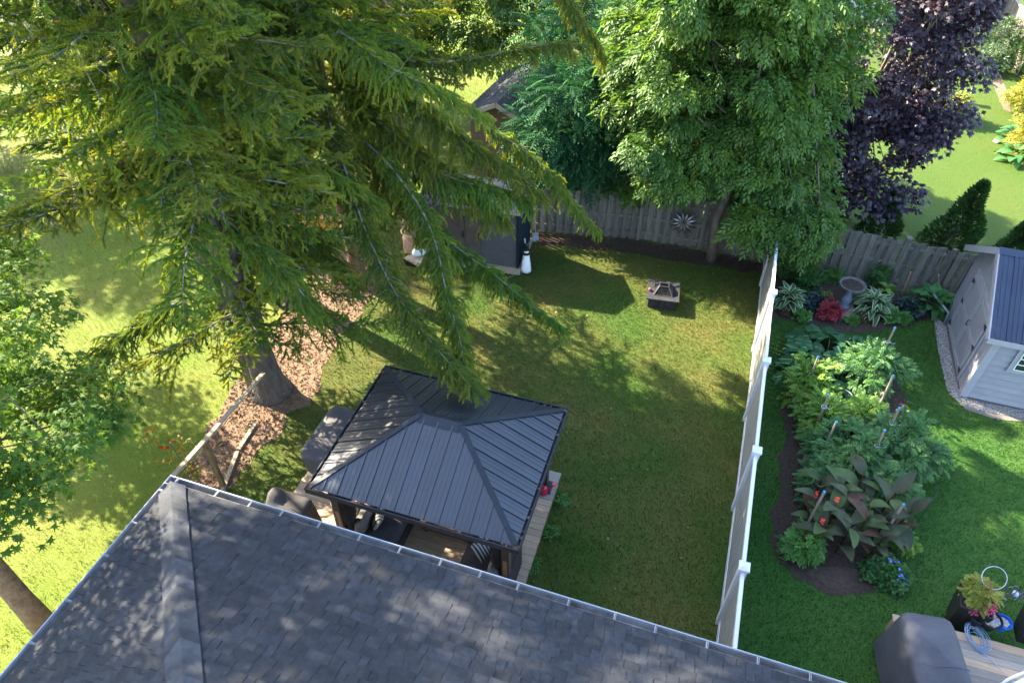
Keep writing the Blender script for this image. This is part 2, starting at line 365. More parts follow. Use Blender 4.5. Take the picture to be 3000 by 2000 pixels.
# ------------------------------------------------------------------ gazebo
gz = empty('gazebo', GZ, GR, 'black metal-roofed gazebo with hipped ribbed roof on the deck', 'gazebo')
A, B, RA, RZ, EZG = 1.755, 1.435, .34, 3.20, 2.50
def gpt(a, b): # height of roof surface by slope
    ra = (A-abs(a))/(A-RA); rb = (B-abs(b))/B
    return EZG+(RZ-EZG)*min(1, min(ra, rb))
groof = MB(); h_ = -.02
groof.add([(-A,-B,EZG+h_),(A,-B,EZG+h_),(A,B,EZG+h_),(-A,B,EZG+h_),(-RA,0,RZ+h_),(RA,0,RZ+h_)], [(0,1,5,4),(1,2,5),(2,3,4,5),(3,0,4)])
groof = groof.build('roof', m_blackmetal, gz)
def strips(side):
    half = A if side in 'NS' else B; n = 14 if side in 'NS' else 12; st = 2*half/n
    out = []
    for i in range(n):
        u0, u1 = -half+i*st, -half+(i+1)*st
        us = [u0, u1]
        for br in ((-RA, RA) if side in 'NS' else (0,)):
            if u0 < br < u1: us.insert(1, br)
        top = []
        for u in us:
            if side in 'NS': t = 0 if abs(u) <= RA else (abs(u)-RA)/(A-RA)*B; top.append((u, t))
            else: t = RA+abs(u)/B*(A-RA); top.append((u, t))
        def P(u, t, h):
            if side == 'N': q = (u, t)
            elif side == 'S': q = (-u, -t)
            elif side == 'E': q = (t, -u)
            else: q = (-t, u)
            ho = (RZ-EZG)*(1-(t/B if side in 'NS' else (t-RA)/(A-RA)))
            return (q[0], q[1], EZG+ho+h)
        outer = B if side in 'NS' else A
        lo = [P(us[0], outer, 0), P(us[-1], outer, 0)]; hi = [P(u, t, 0) for u, t in reversed(top)]
        mb = MB(); pts = lo+hi
        mb.add(pts, [tuple(range(len(pts)))])
        # raised rib at u0 and two faint pencil ribs
        for q, wq, hq in ((u0+.014,.022,.022),(u0+st*.36,.010,.005),(u0+st*.66,.010,.005)):
            t = (0 if abs(q) <= RA else (abs(q)-RA)/(A-RA)*B) if side in 'NS' else RA+abs(q)/B*(A-RA)
            if outer-t > .05: mb.bar(P(q, outer, hq/2), P(q, t+.02, hq/2), wq, hq)
        mb.build('roof_panel', m_blackmetal, groof)
for sd in 'NSEW': strips(sd)
for sa in (-1,1):
    for sb in (-1,1):
        MB().bar((sa*RA,0,RZ+.014),(sa*A*.995,sb*B*.995,EZG+.014),.095,.018).build('hip_cap', m_blacktrim, groof)
MB().add([(-RA-.03,-.14,RZ-.055),(RA+.03,-.14,RZ-.055),(RA+.03,0,RZ+.03),(-RA-.03,0,RZ+.03),(RA+.03,.14,RZ-.055),(-RA-.03,.14,RZ-.055)],[(0,1,2,3),(3,2,4,5)]).build('ridge_cap', m_blacktrim, groof)
for (p, q) in (((-A,-B),(A,-B)),((A,-B),(A,B)),((A,B),(-A,B)),((-A,B),(-A,-B))):
    d = Vector((q[0]-p[0],q[1]-p[1],0)).normalized(); o = Vector((d.y,-d.x,0))
    P3, Q3 = Vector((*p,EZG)), Vector((*q,EZG))
    gt = MB().bar(P3+o*.055-d*.06+Vector((0,0,-.055)), Q3+o*.055+d*.06+Vector((0,0,-.055)), .02, .11)
    gt.bar(P3+o*.02+Vector((0,0,-.085)), Q3+o*.02+Vector((0,0,-.085)), .07, .015)
    gt.build('eave_gutter', m_blacktrim, gz)
    lt = MB(); L = (Q3-P3).length
    for i in range(34):
        u = random.random(); u = u**6 if random.random() < .5 else 1-u**6
        c = P3.lerp(Q3, u)+o*random.uniform(.0,.04)+Vector((0,0,random.uniform(-.07,-.02))); s_ = random.uniform(.015,.05)
        lt.add([c+d*s_+o*.02, c-d*s_*.6+o*.015+Vector((0,0,.012)), c-d*s_*.4-o*.02, c+d*s_*.3-o*.02+Vector((0,0,.012))], [(0,1,2,3)])
    lt.build('gutter_litter', m_litter, gz, kind='stuff')
PA, PB = 1.52, 1.20
def lump(mb, base, top, r0, n=10, seg=14, seed=0, pinch=.45):
    rr = random.Random(seed); pts = []; rad = []
    vs = []; fs = []
    for i in range(seg+1):
        t = i/seg; c = Vector(base).lerp(Vector(top), t)
        g = 1-pinch*math.exp(-((t-.42)/.10)**2)+.25*math.exp(-(t/.12)**2)
        for k in range(n):
            a = 2*math.pi*k/n+.15*math.sin(5*t+seed); q = r0*g*(1+.28*math.sin(k*2.4+seed+t*1.5)+rr.uniform(-.06,.06))
            vs.append(c+Vector((q*math.cos(a), q*math.sin(a), 0)))
    for i in range(seg):
        for k in range(n): fs.append((i*n+k, i*n+(k+1)%n, (i+1)*n+(k+1)%n, (i+1)*n+k))
    fs.append(tuple(seg*n+k for k in range(n)))
    mb.add(vs, fs)
for i, (sa, sb) in enumerate(((-1,-1),(1,-1),(1,1),(-1,1))):
    pm = MB().box(sa*PA-.065,sa*PA+.065,sb*PB-.065,sb*PB+.065,DZ,EZG-.07)
    po = pm.build('post', m_postwood, gz)
    MB().box(sa*PA-.035,sa*PA+.035,sb*PB-.07,sb*PB-.0655,DZ+.75,EZG-.85).build('inlay_panel', m_postpanel, po)
    MB().box(sa*PA-.15,sa*PA+.15,sb*PB-.15,sb*PB+.15,DZ+.002,DZ+.02).build('base_plate', m_blacktrim, po)
    mb = MB(); lump(mb, (sa*(PA-.17),sb*(PB-(.04 if sb < 0 else .08)),DZ+.01), (sa*(PA-.14),sb*(PB-.05),EZG-.16), .13, seed=i+3)
    mb.build('gathered_curtain', m_net, gz, smooth=True)
    MB().bar((sa*PA,sb*PB,EZG-.62),(sa*(PA-.5),sb*PB,EZG-.16),.05,.07).build('knee_brace', m_blacktrim, gz)
    MB().bar((sa*PA,sb*PB,EZG-.62),(sa*PA,sb*(PB-.5),EZG-.16),.05,.07).build('knee_brace', m_blacktrim, gz)
for sb in (-1,1): MB().box(-PA-.1,PA+.1,sb*PB-.04,sb*PB+.04,EZG-.19,EZG-.075).build('beam', m_blacktrim, gz)
for sa in (-1,1): MB().box(sa*PA-.04,sa*PA+.04,-PB+.05,PB-.05,EZG-.185,EZG-.08).build('beam', m_blacktrim, gz)

# ------------------------------------------------------------------ white vinyl fence
vf = empty('vinyl_fence', WF[0], 0, 'tall white vinyl privacy fence between the two lawns', 'fence')
for i, p in enumerate(WF):
    q = p-WF[0]
    ang = math.atan2(*(WF[0]-WF[-1]).xy)
    def rb(cx, cy, s): return [(cx+s*(math.cos(-ang)*a-math.sin(-ang)*b), cy+s*(math.sin(-ang)*a+math.cos(-ang)*b)) for a, b in ((-1,-1),(1,-1),(1,1),(-1,1))]
    po = MB().poly(rb(q.x,q.y,.066), 0, 1.86).build('post', m_vinyl, vf)
    c = MB().poly(rb(q.x,q.y,.086), 1.86, 1.90); pts = rb(q.x,q.y,.086)
    c.add([(a,b,1.90) for a,b in pts]+[(q.x,q.y,1.945)], [(0,1,4),(1,2,4),(2,3,4),(3,0,4)])
    c.build('post_cap', m_vinyl, po)
ends = WF+[]
segs = [(Vector((7.32,16.15,0)), WF[0])]+[(WF[i],WF[i+1]) for i in range(len(WF)-1)]
for p, q in segs:
    p, q = p-WF[0], q-WF[0]; d = (q-p).normalized(); L = (q-p).length
    for z, h, wd in ((1.755,.09,.06),(.12,.15,.055)):
        MB().bar(p+d*.06+Vector((0,0,z)), q-d*.06+Vector((0,0,z)), wd, h).build('top_rail' if z > 1 else 'bottom_rail', m_vinyl, vf)
    n = max(1, int((L-.14)/.152)); st = (L-.14)/n
    for k in range(n):
        c0, c1 = p+d*(.07+k*st+.006), p+d*(.07+(k+1)*st-.006)
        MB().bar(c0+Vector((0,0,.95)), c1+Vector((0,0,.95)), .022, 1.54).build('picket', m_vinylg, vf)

# ------------------------------------------------------------------ grey wooden shadow-box fence
wf = empty('wooden_fence', (FL[4][0],FL[4][1],0), 0, 'weathered grey board-on-board wooden fence along the back of the yards', 'fence')
FO = Vector((FL[4][0],FL[4][1],0))
FH = 1.52
acc = 0; pl = [Vector((a,b,0))-FO for a, b in FL]
for i in range(len(pl)-1):
    p, q = pl[i], pl[i+1]; d = (q-p).normalized(); L = (q-p).length; nrm = Vector((d.y,-d.x,0))   # towards the camera
    for z in (.28,.80,FH-.18):
        MB().bar(p+Vector((0,0,z)), q+Vector((0,0,z)), .04, .088).build('rail', m_fence, wf)
    t = .03
    while t < L-.10:
        for side, off in ((1, 0), (-1, .125)):
            c = p+d*(t+off)+nrm*(side*.034); hh = FH+random.uniform(-.03,.03); lean = d*random.uniform(-.02,.02)
            wd = .142+random.uniform(-.008,.008)
            MB().bar(c+Vector((0,0,.04+random.uniform(0,.03))), c+lean+Vector((0,0,hh)), wd, .019, up=nrm).build('fence_board', m_fence, wf)
        t += .25
    po = MB().bar(p+Vector((0,0,0)), p+Vector((0,0,FH+.10)), .09, .09, up=nrm).build('post', m_fence, wf)
    MB().box(p.x-.075,p.x+.075,p.y-.075,p.y+.075,FH+.10,FH+.135).build('post_cap', m_fence, po)
po = MB().bar(G(2783,760,1.3)-FO-Vector((0,0,1.3))+Vector((0,-.0,0)), G(2783,760,1.3)-FO+Vector((0,0,.32)), .09, .09, up=(0,1,0)).build('post', m_fence, wf)
# ------------------------------------------------------------------ vegetation tools
m_bark = M('spruce_bark', (.060,.046,.036), (.135,.112,.092), rough=.95, scale=9, bump=1.0, bscale=26, stretch=(1,1,.35), objvar=.05, speck=((.17,.17,.155), 12, .68))
m_barkred = M('spruce_bark_red', (.10,.050,.032), (.21,.12,.08), rough=.95, scale=9, bump=1.0, bscale=26, stretch=(1,1,.35), objvar=.05)
m_twigbark = M('grey_twig', (.10,.080,.065), (.24,.215,.19), rough=.9, scale=14, objvar=.1)
m_needle = LEAF('spruce_needles', [(.032,.080,.015), (.066,.128,.016), (.125,.180,.016), (.22,.245,.018)], rough=.6, trans=.40, transc=(2.0,1.6,.6), ov=.28)
def frames(D, roll):
    D = unit(D); ref = np.where(np.abs(D[:, 2:3]) > .9, np.array([[1., 0, 0]]), np.array([[0, 0, 1.]]))
    Y = unit(np.cross(ref, D)); Z = np.cross(D, Y)
    c, s = np.cos(roll)[:, None], np.sin(roll)[:, None]
    return D, Y*c+Z*s, Z*c-Y*s
def stamp(TV, TF, P, X, Y, Z, sc, rnd, trnd=None):
    n, k = len(P), len(TV); sc = np.asarray(sc).reshape(n, 1, 1)
    V = P[:, None, :]+sc*(TV[None, :, 0:1]*X[:, None, :]+TV[None, :, 1:2]*Y[:, None, :]+TV[None, :, 2:3]*Z[:, None, :])
    F = TF[None]+(np.arange(n)*k)[:, None, None]
    r = np.repeat(rnd, k)
    if trnd is not None: r = np.clip(r+np.tile(trnd, n), 0, 1)
    return V.reshape(-1, 3), F.reshape(-1, 3), r
def join(parts):
    V, F, Rr, Mi = [], [], [], []; o = 0
    for v, f, r, m in parts: V.append(v); F.append(f+o); Rr.append(r); Mi.append(np.full(len(f), m)); o += len(v)
    return np.concatenate(V), np.concatenate(F), np.concatenate(Rr), np.concatenate(Mi)
def tube_np(pts, rad, n=6):
    mb = MB(); mb.tube([tuple(p) for p in pts], list(rad), n, r=.5, cap=False); F = []
    for f in mb.f: F += [(f[0], f[1], f[2]), (f[0], f[2], f[3])]
    return np.array(mb.v), np.array(F), np.full(len(mb.v), .5)
def tw_template(L=.165, w=.036):                   # bottle-brush twig: two crossing blades of needles
    V = []; F = []; T = []
    for k in range(2):
        a = k*math.pi/2+.3; c, s = math.cos(a), math.sin(a)
        for i in range(5):
            for sg in (1, -1):
                x = (.02+.19*i+(.07 if sg > 0 else 0))*L; ww = w*(.85+.15*math.sin(i*2.1+sg))*(1 if i < 4 else .75); b = len(V)
                for px, py, t in ((x-.012, -sg*.004, -.12), (x+.030, -sg*.004, -.05), (x+.036, sg*ww, .10)): V.append((px, py*c, py*s)); T.append(t+.02*i)
                F.append((b, b+1, b+2))
    b = len(V); V += [(0,.007,.0),(0,-.007,0),(L*1.12,0,0)]; T += [-.12,-.12,.12]; F.append((b, b+1, b+2))
    return np.array(V), np.array(F), np.array(T)
TW = tw_template()
def spruce_branch(path, lmax, hang, ds=.07, seed=0, side_spread=1.0, tip=.15, bare=.0, rad=(.035,.007), fork=.85, fan=.5):
    r = np.random.default_rng(seed); path = np.asarray(path, float)
    seg = np.linalg.norm(np.diff(path, axis=0), axis=1); cum = np.concatenate([[0], np.cumsum(seg)]); L = cum[-1]
    at = lambda s: np.stack([np.interp(s, cum, path[:, i]) for i in range(3)], -1)
    S_ = np.arange(max(.06, bare*L), L, ds); n = len(S_)
    P0 = at(S_); T0 = unit(at(np.minimum(S_+.03, L))-at(np.maximum(S_-.03, 0)))
    pos, dirs, scl, rnd = [], [], [], []
    down = np.array([0, 0, -1.]); wood = []
    for i in range(n):
        t = S_[i]/L; prof = min(1, max(0, t-bare)/.16+.35)*(tip+(1-tip)*min(1, (1-t)/fan))
        tan = T0[i]; sd = np.cross(tan, [0, 0, 1.]); sd /= max(1e-6, np.linalg.norm(sd))
        gap = (math.sin(S_[i]*5+seed)+math.sin(S_[i]*11+2*seed))*.25
        for side in (1, -1, 0):
            if side == 0 and r.random() < .15: continue
            l = lmax*prof*r.uniform(.35, 1.2)*(1+.6*gap)*(1 if side else .35)
            d = unit(side*sd*side_spread*r.uniform(.7, 1.15)+tan*r.uniform(.4, .9)+np.array([0, 0, r.uniform(-.05, .25)])) if side else unit(tan*.8+np.array([r.uniform(-.2,.2), r.uniform(-.2,.2), .35]))
            p = P0[i]+r.normal(0, .012, 3); k = max(1, int(l/.125)); base = np.clip(r.normal(.22, .10), 0, .5)
            for j in range(k):
                h = hang*(.22+.78*(j+1)/k)
                d = unit(d*(1-h*.38)+down*h*.42+r.normal(0, .15, 3)); tipf = (j+1)/k
                pos.append(p); dirs.append(d); scl.append(r.uniform(.9, 1.15)); rnd.append(base+.40*tipf*r.uniform(.3, 1.0))
                for sgn in (1, -1):
                    if r.random() < fork:
                        ax = unit(np.cross(d, [0, 0, 1.])+r.normal(0, .35, 3)); dd = unit(d*.8+sgn*ax*r.uniform(.5, 1.0)+down*hang*r.uniform(.2, 1.1)); q = p+d*r.uniform(.02, .13)
                        pos.append(q); dirs.append(dd); scl.append(r.uniform(.65, 1.0)); rnd.append(base+.14+.45*r.random()*tipf)
                        if hang > .5 and r.random() < .65:
                            pos.append(q+dd*.14); dirs.append(unit(dd+down*hang*1.1)); scl.append(r.uniform(.6, .95)); rnd.append(base+.25+.4*r.random()*tipf)
                p = p+d*.13
    pos, dirs, scl, rnd = map(np.array, (pos, dirs, scl, rnd))
    X, Y, Z = frames(dirs, r.uniform(0, 6.28, len(pos)))
    v, f, rr = stamp(TW[0], TW[1], pos, X, Y, Z, scl, np.clip(rnd, 0, 1), TW[2])
    parts = [(v, f, rr, 0)]
    u = np.linspace(0, L, max(6, int(L/.25))); pts = at(u); tv = tube_np(pts, np.interp(u, [0, L], rad), 6); parts.append((*tv, 1))
    for k in range(int(L*4)):                       # dead grey twiglets
        s = r.uniform(0, .8)*L; p = at(np.array([s]))[0]; d = unit(r.normal(0, 1, 3)+np.array([0, 0, -.5])); q = [p]
        for j in range(5): d = unit(d+np.array([0, 0, -.22])+r.normal(0, .2, 3)); q.append(q[-1]+d*r.uniform(.08, .17))
        parts.append((*tube_np(q, [.006, .005, .004, .004, .003, .002], 3), 1))
    return join(parts)
def branch_path(L, rise, sag, up, n=14, sway=0):
    t = np.linspace(0, 1, n); x = L*t; z = L*(rise*t-sag*t**2+up*t**4); y = sway*L*np.sin(t*2.6)*t
    return np.stack([x*(1-.04*t), y, z], -1)
BR = []
for i, (L, rise, sag, up, lm, hg) in enumerate(((4.6,.10,.33,.12,1.7,.40),(4.0,.14,.30,.14,1.5,.34),(3.4,.12,.30,.12,1.35,.46),(3.0,.18,.26,.12,1.2,.32),(2.3,.18,.30,.14,.95,.40),(1.7,.25,.26,.14,.70,.35),(1.1,.35,.2,.1,.36,.30),(3.7,.05,.36,.16,1.45,.48))):
    V, F, r_, mi = spruce_branch(branch_path(L, rise, sag, up, sway=(.1, -.08, .05, -.12)[i % 4]), lm, hg, ds=.145, seed=11+i, bare=.12, fork=.85, fan=.85, rad=(.026,.005))
    BR.append((L, npmesh('spruce_branch', V, F, [m_needle, m_twigbark], r_, mi)))
def spruce(base, H, Rm, label, zmin=2.0, seed=0, trunk_r=.26, lean=(0, 0), twin=None, barkm=None, per=5, step=.44, lowfac=.75, pw=.72, thin=0, thinp=.6, lf=None, skip=None, group='spruces standing in a row along the mulch bed'):
    rd = random.Random(seed); o = empty('spruce_tree', base, 0, label, 'tree', group)
    barkm = barkm or m_bark
    def tpos(z): return Vector((lean[0]*z/H, lean[1]*z/H, z))
    zs = [-.05, .12, .35, .8, 1.6]+[2.5+i*(H-2.5)/10 for i in range(11)]
    rd_ = [trunk_r*1.75, trunk_r*1.45, trunk_r*1.2, trunk_r*1.06, trunk_r]+[trunk_r*(1-.95*i/10) for i in range(11)]
    MB().tube([tpos(z)+Vector((rd.uniform(-.03,.03),rd.uniform(-.03,.03),0)) for z in zs], rd_, 14).build('trunk', barkm, o, smooth=True)
    if twin:
        MB().tube([tpos(.0)+Vector(twin)*.7, tpos(.5)+Vector(twin)*.9, tpos(1.6)+Vector(twin)*1.0, tpos(4)+Vector(twin)*1.5, tpos(9)+Vector(twin)*2.1], [trunk_r*1.2,trunk_r*.95,trunk_r*.82,trunk_r*.7,trunk_r*.3], 12).build('trunk', barkm, o, smooth=True)
    z = zmin; a0 = rd.random()*6.28
    while z < H-.3:
        f = (z-zmin)/(H-zmin); Rz = Rm*(1-f)**pw*(lowfac+(1-lowfac)*min(1, f/.18))
        for k in range(per):
            a = a0+k*6.283/per+rd.uniform(-.35,.35); L = max(.5, Rz*rd.uniform(.72,1.12)*(lf(((a+math.pi) % (2*math.pi))-math.pi, z) if lf else 1))
            if (skip and skip(a, z)) or (z < thin and rd.random() < thinp): continue
            c = [b for b in BR if .62 < L/b[0] < 1.45] or [BR[6]]
            b = rd.choice(c); s = L/b[0]
            br = bpy.data.objects.new('branch', b[1]); COL.objects.link(br); br.parent = o
            br.location = tpos(z+rd.uniform(-.15,.15)); br.scale = (s, s*rd.choice((-1,1)), max(.75, s)*rd.uniform(.85,1.15))
            br.rotation_euler = (rd.uniform(-.15,.15), R(5-24*f+rd.uniform(-9,9)), a)
        a0 += .9+rd.uniform(-.2,.2); z += step*rd.uniform(.85,1.15)*(1-.25*f)
    return o
def hero(o, pts, lmax, hang, seed, **k):            # one drooping limb with its own shape (world points)
    b = Vector(o.location); t = np.array([tuple(Vector(p)-b) for p in pts], float)
    n = len(t); u = np.linspace(0, n-1, (n-1)*6+1); Q = []
    for x in u:                                     # Catmull-Rom
        i = min(int(x), n-2); f = x-i; p0, p1, p2, p3 = t[max(i-1, 0)], t[i], t[i+1], t[min(i+2, n-1)]
        Q.append(.5*((2*p1)+(-p0+p2)*f+(2*p0-5*p1+4*p2-p3)*f*f+(-p0+3*p1-3*p2+p3)*f**3))
    V, F, r_, mi = spruce_branch(np.array(Q), lmax, hang, seed=seed, **k)
    return link('branch', npmesh('spruce_limb', V, F, [m_needle, m_twigbark], r_, mi), o)
# ---- deciduous crowns
def leaflet(V, F, p, d, l, w, fold=.25, up=(0,0,1)):
    d = np.asarray(d, float)/np.linalg.norm(d); s = np.cross(d, up); s = s/max(1e-6, np.linalg.norm(s)); u = np.cross(s, d); b = len(V); p = np.asarray(p, float)
    V += [p, p+d*l*.45+s*w/2+u*w*fold, p+d*l-u*l*.12, p+d*l*.45-s*w/2+u*w*fold]; F += [(b, b+1, b+2), (b, b+2, b+3)]
def T_compound(n=5, L=.19, l=.115, w=.050, seed=0):
    r = np.random.default_rng(seed); V, F = [], []
    for i in range(n):
        t = i/(n-1); sd = (1 if i % 2 else -1)*(1-t*.7); leaflet(V, F, (L*t*.8, 0, -L*t*t*.25), (1, sd*1.1, -.25+r.uniform(-.2,.2)), l*r.uniform(.8,1.15), w)
    return np.array(V), np.array(F)
def T_pinnate(pairs=9, L=.80, l=.19, w=.055):
    V, F = [], []
    for i in range(pairs):
        t = .15+.85*i/pairs; sz = l*(1-.45*abs(t-.45))
        for sd in (1, -1): leaflet(V, F, (L*t, 0, -L*.22*t*t), (.45, sd, -.30), sz, w)
    leaflet(V, F, (L, 0, -L*.22), (1, 0, -.4), l, w)
    b = len(V); V += [np.array((0,.004,0)), np.array((0,-.004,0)), np.array((L,0,-L*.22))]; F.append((b, b+1, b+2))
    return np.array(V), np.array(F)
def T_maple(l=.12, depth=.42, seed=0):
    ang = [180, 118, 84, 44, 18, 0]; rad = [.40, .78, depth, .95, depth*1.1, 1.0]
    pts = [(a, q) for a, q in zip(ang, rad)]+[(-a, q) for a, q in list(zip(ang, rad))[::-1][1:-1]]
    V = [np.array((.15*l, 0, .0))]
    for a, q in pts: V.append(np.array((.35*l+q*l*.62*math.cos(R(a)), q*l*.62*math.sin(R(a)), -.06*l-.25*l*q*q*abs(math.sin(R(a)))-.12*l*q*max(0, math.cos(R(a))))))
    n = len(pts); return np.array(V), np.array([(0, i+1, (i+1) % n+1) for i in range(n)])
def blob_pts(r, blobs, nsub, per, rsub, flat=.6, shell=.5):
    P, Nn, C = [], [], []
    vol = np.array([b[3]*b[4]*b[5] for b in blobs])**.67; cnt = np.maximum(1, np.round(nsub*vol/vol.sum())).astype(int); cents = []
    for b, c in zip(blobs, cnt):
        for _ in range(c):
            d = unit(r.normal(0, 1, 3)); q = (shell+(1-shell)*r.random())*d*np.array(b[3:6])+np.array(b[:3])
            cents.append(q); rs = rsub*r.uniform(.65, 1.25); k = int(per*r.uniform(.6, 1.3)); dd = unit(r.normal(0, 1, (k, 3))); rad = r.random((k, 1))**.45
            off = dd*rad*np.array([rs, rs, rs*flat]); off[:, 2] -= .25*(off[:, 0]**2+off[:, 1]**2)/rs
            P.append(q+off); Nn.append(unit(d*np.array([1, 1, .4])*.8+dd*.5+np.array([0, 0, .1]))); C.append(np.full(k, r.random()))
    return np.concatenate(P), np.concatenate(Nn), np.concatenate(C), cents
def crown(o, blobs, nsub, per, rsub, T, mat, seed, size=(.8,1.2), droop=.35, flat=.6, shell=.5, limbs=0, trunk=None, bark=None, cr=.5, name='crown', zcut=None):
    r = np.random.default_rng(seed); P, D, C, cents = blob_pts(r, blobs, nsub, per, rsub, flat, shell)
    if zcut: k = P[:, 2] > zcut; P, D, C = P[k], D[k], C[k]
    D = unit(D+r.normal(0, .35, D.shape)+np.array([0, 0, -droop]))
    X, Y, Z = frames(D, r.normal(0, .5, len(P)))
    fl = Z[:, 2] < 0; Y[fl] *= -1; Z[fl] *= -1
    b = np.array(o.location); V, F, rr = stamp(T[0], T[1], P-b, X, Y, Z, r.uniform(*size, len(P)), np.clip(cr*C+(1-cr)*r.random(len(P)), 0, 1))
    link(name, npmesh(name, V, F, mat, rr), o)
    if limbs:
        mb = MB(); rr_ = random.Random(seed); tr = [Vector(p) for p in trunk]
        for c in rr_.sample(cents, min(limbs, len(cents))):
            c = Vector(c)-Vector(b); j = rr_.randrange(max(1, len(tr)//2), len(tr)); s = tr[j]
            m = s.lerp(c, .5)+Vector((rr_.uniform(-.2,.2), rr_.uniform(-.2,.2), rr_.uniform(0,.35)))
            L = (c-s).length; mb.tube([s, s.lerp(m, .5)+Vector((0,0,.08)), m, m.lerp(c, .6), c], [.012+L*.010, .010+L*.008, .008+L*.005, .006+L*.002, .004], 5, cap=False)
        mb.build('limbs', bark, o, smooth=True)
# ------------------------------------------------------------------ spruces
sA = spruce((-5.62, 11.05, 0), 18.0, 4.1, 'large twin-trunked spruce at the end of the wooden net rail', 2.1, seed=3, pw=.5, per=6, step=.40, thin=6.5, thinp=.12, trunk_r=.30, twin=(-.42,.30,0), lean=(-.3,.2), lowfac=.8,
            lf=lambda a, z: .55 if (z < 5 and -2.5 < a < -.1) else 1,
            skip=lambda a, z: 2.6 < z < 5.4 and not (-1.75 < ((a+math.pi) % (2*math.pi))-math.pi < 2.75))
sB = spruce((-5.9, 14.4, 0), 16.5, 4.1, 'spruce with tall straight trunk directly behind the twin-trunked one', 3.4, seed=5, thin=6, per=6, step=.40, trunk_r=.27, lowfac=.7)
sC = spruce((-4.3, 15.3, 0), 16.0, 4.0, 'spruce with reddish trunk and long limbs hanging over the small dark shed', 4.2, seed=8, thin=6.5, per=6, step=.40, trunk_r=.22, barkm=m_barkred, lowfac=.85,
            skip=lambda a, z: z < 5.2 and (-1.6 < ((a+math.pi) % (2*math.pi))-math.pi < .6))
sD = spruce((-13.4, 22.5, 0), 8.8, 4.6, 'broad spruce in the upper left corner beyond the bright lawn', 2.2, seed=13, group='spruces at the upper left')
sE = spruce((-9.4, 21.6, 0), 7.8, 4.3, 'spruce behind the row, filling the top of the picture left of centre', 1.8, seed=17, group='spruces at the upper left')
sF = spruce((-19.5, 21.5, 0), 9.0, 4.6, 'spruce at the far left edge with drooping sunlit boughs', 1.4, seed=21, group='spruces at the upper left')
sH = spruce((-4.2, 23.2, 0), 9.0, 3.4, 'spruce at the top centre behind the grey shingled hut', 2.5, seed=29, group='spruces at the upper left')
# hanging limbs over lawn and gazebo
hero(sC, [(-4.25,15.2,5.6),(-3.75,13.4,5.4),(-3.35,12.5,4.85),(-2.92,11.4,4.4),(-2.35,10.2,4.05),(-1.9,9.4,3.9),(-1.2,8.4,3.72),(-.62,7.75,3.55)], .50, .80, 101, ds=.05, side_spread=.55, bare=.12, rad=(.034,.006), tip=.75)
hero(sC, [(-4.25,15.2,4.9),(-2.9,13.6,4.75),(-1.95,12.4,4.2),(-1.5,11.3,3.9),(-1.25,10.2,3.6),(-.95,9.2,3.35),(-.78,8.2,3.2)], .52, .90, 102, ds=.05, side_spread=.5, bare=.18, rad=(.034,.006), tip=.6)
hero(sC, [(-4.2,15.2,4.2),(-2.6,13.9,3.75),(-1.55,12.9,3.1),(-.45,12.0,2.75),(.45,11.2,2.45),(1.1,10.65,2.25)], .50, .92, 103, ds=.05, side_spread=.5, bare=.30, rad=(.034,.006), tip=.3)
hero(sC, [(-4.2,15.4,6.4),(-2.2,15.3,5.6),(-.9,15.2,4.8),(-.05,15.0,4.35),(.75,14.5,3.95),(1.4,13.9,3.35),(1.95,13.4,2.95)], .55, .88, 104, ds=.05, side_spread=.55, bare=.52, rad=(.034,.006), tip=.35)
hero(sC, [(-4.2,15.1,6.2),(-3.1,14.3,6.5),(-1.4,14.1,6.5),(.0,14.0,6.75),(.8,14.0,6.9),(1.45,14.0,6.85)], .55, .70, 105, ds=.05, side_spread=.9, bare=.12, rad=(.034,.006), tip=.5)
hero(sC, [(-4.3,15.5,8.3),(-2.2,15.6,8.5),(-.4,15.3,8.35),(.7,15.0,7.9),(1.5,14.8,7.0),(1.95,14.7,6.35)], .85, .92, 106, ds=.05, side_spread=.6, bare=.15, rad=(.034,.006), tip=.3)
hero(sC, [(-4.3,15.0,7.2),(-3.2,13.6,7.2),(-2.3,12.8,6.9),(-1.3,12.6,6.5),(-.5,12.6,6.0)], .62, .75, 107, ds=.05, side_spread=.9, bare=.15, rad=(.034,.006), tip=.5)
hero(sA, [(-5.5,10.9,5.0),(-4.6,10.3,4.6),(-4.0,9.9,4.1),(-3.6,9.8,3.4)], .60, .75, 108, ds=.05, side_spread=.9, bare=.1, rad=(.034,.006), tip=.5)
hero(sA, [(-5.6,11.0,3.4),(-6.6,10.4,3.2),(-7.8,9.7,2.7),(-8.7,9.0,2.1),(-9.2,8.5,1.8)], .62, .6, 109, ds=.055, side_spread=1.0, bare=.2, rad=(.034,.006), tip=.5)
hero(sA, [(-5.5,11.0,4.2),(-4.9,11.6,4.2),(-4.0,11.7,3.6),(-3.3,11.5,2.8)], .62, .7, 110, ds=.055, side_spread=.9, bare=.12, rad=(.034,.006), tip=.5)
hero(sC, [(-4.2,15.2,5.6),(-3.0,14.3,5.2),(-1.8,13.6,4.5),(-.8,13.2,3.9),(-.1,13.0,3.4)], .85, .72, 111, ds=.055, side_spread=.9, bare=.1, rad=(.034,.006), tip=.5)
hero(sC, [(-4.3,15.1,4.6),(-3.3,14.2,4.2),(-2.5,13.7,3.5),(-2.0,13.4,2.9)], .80, .72, 112, ds=.055, side_spread=.9, bare=.1, rad=(.034,.006), tip=.5)
hero(sC, [(-4.2,15.3,6.4),(-2.6,14.4,5.9),(-1.2,13.8,5.1),(.0,13.5,4.4),(.7,13.4,3.8)], .85, .70, 113, ds=.055, side_spread=.9, bare=.1, rad=(.034,.006), tip=.5)
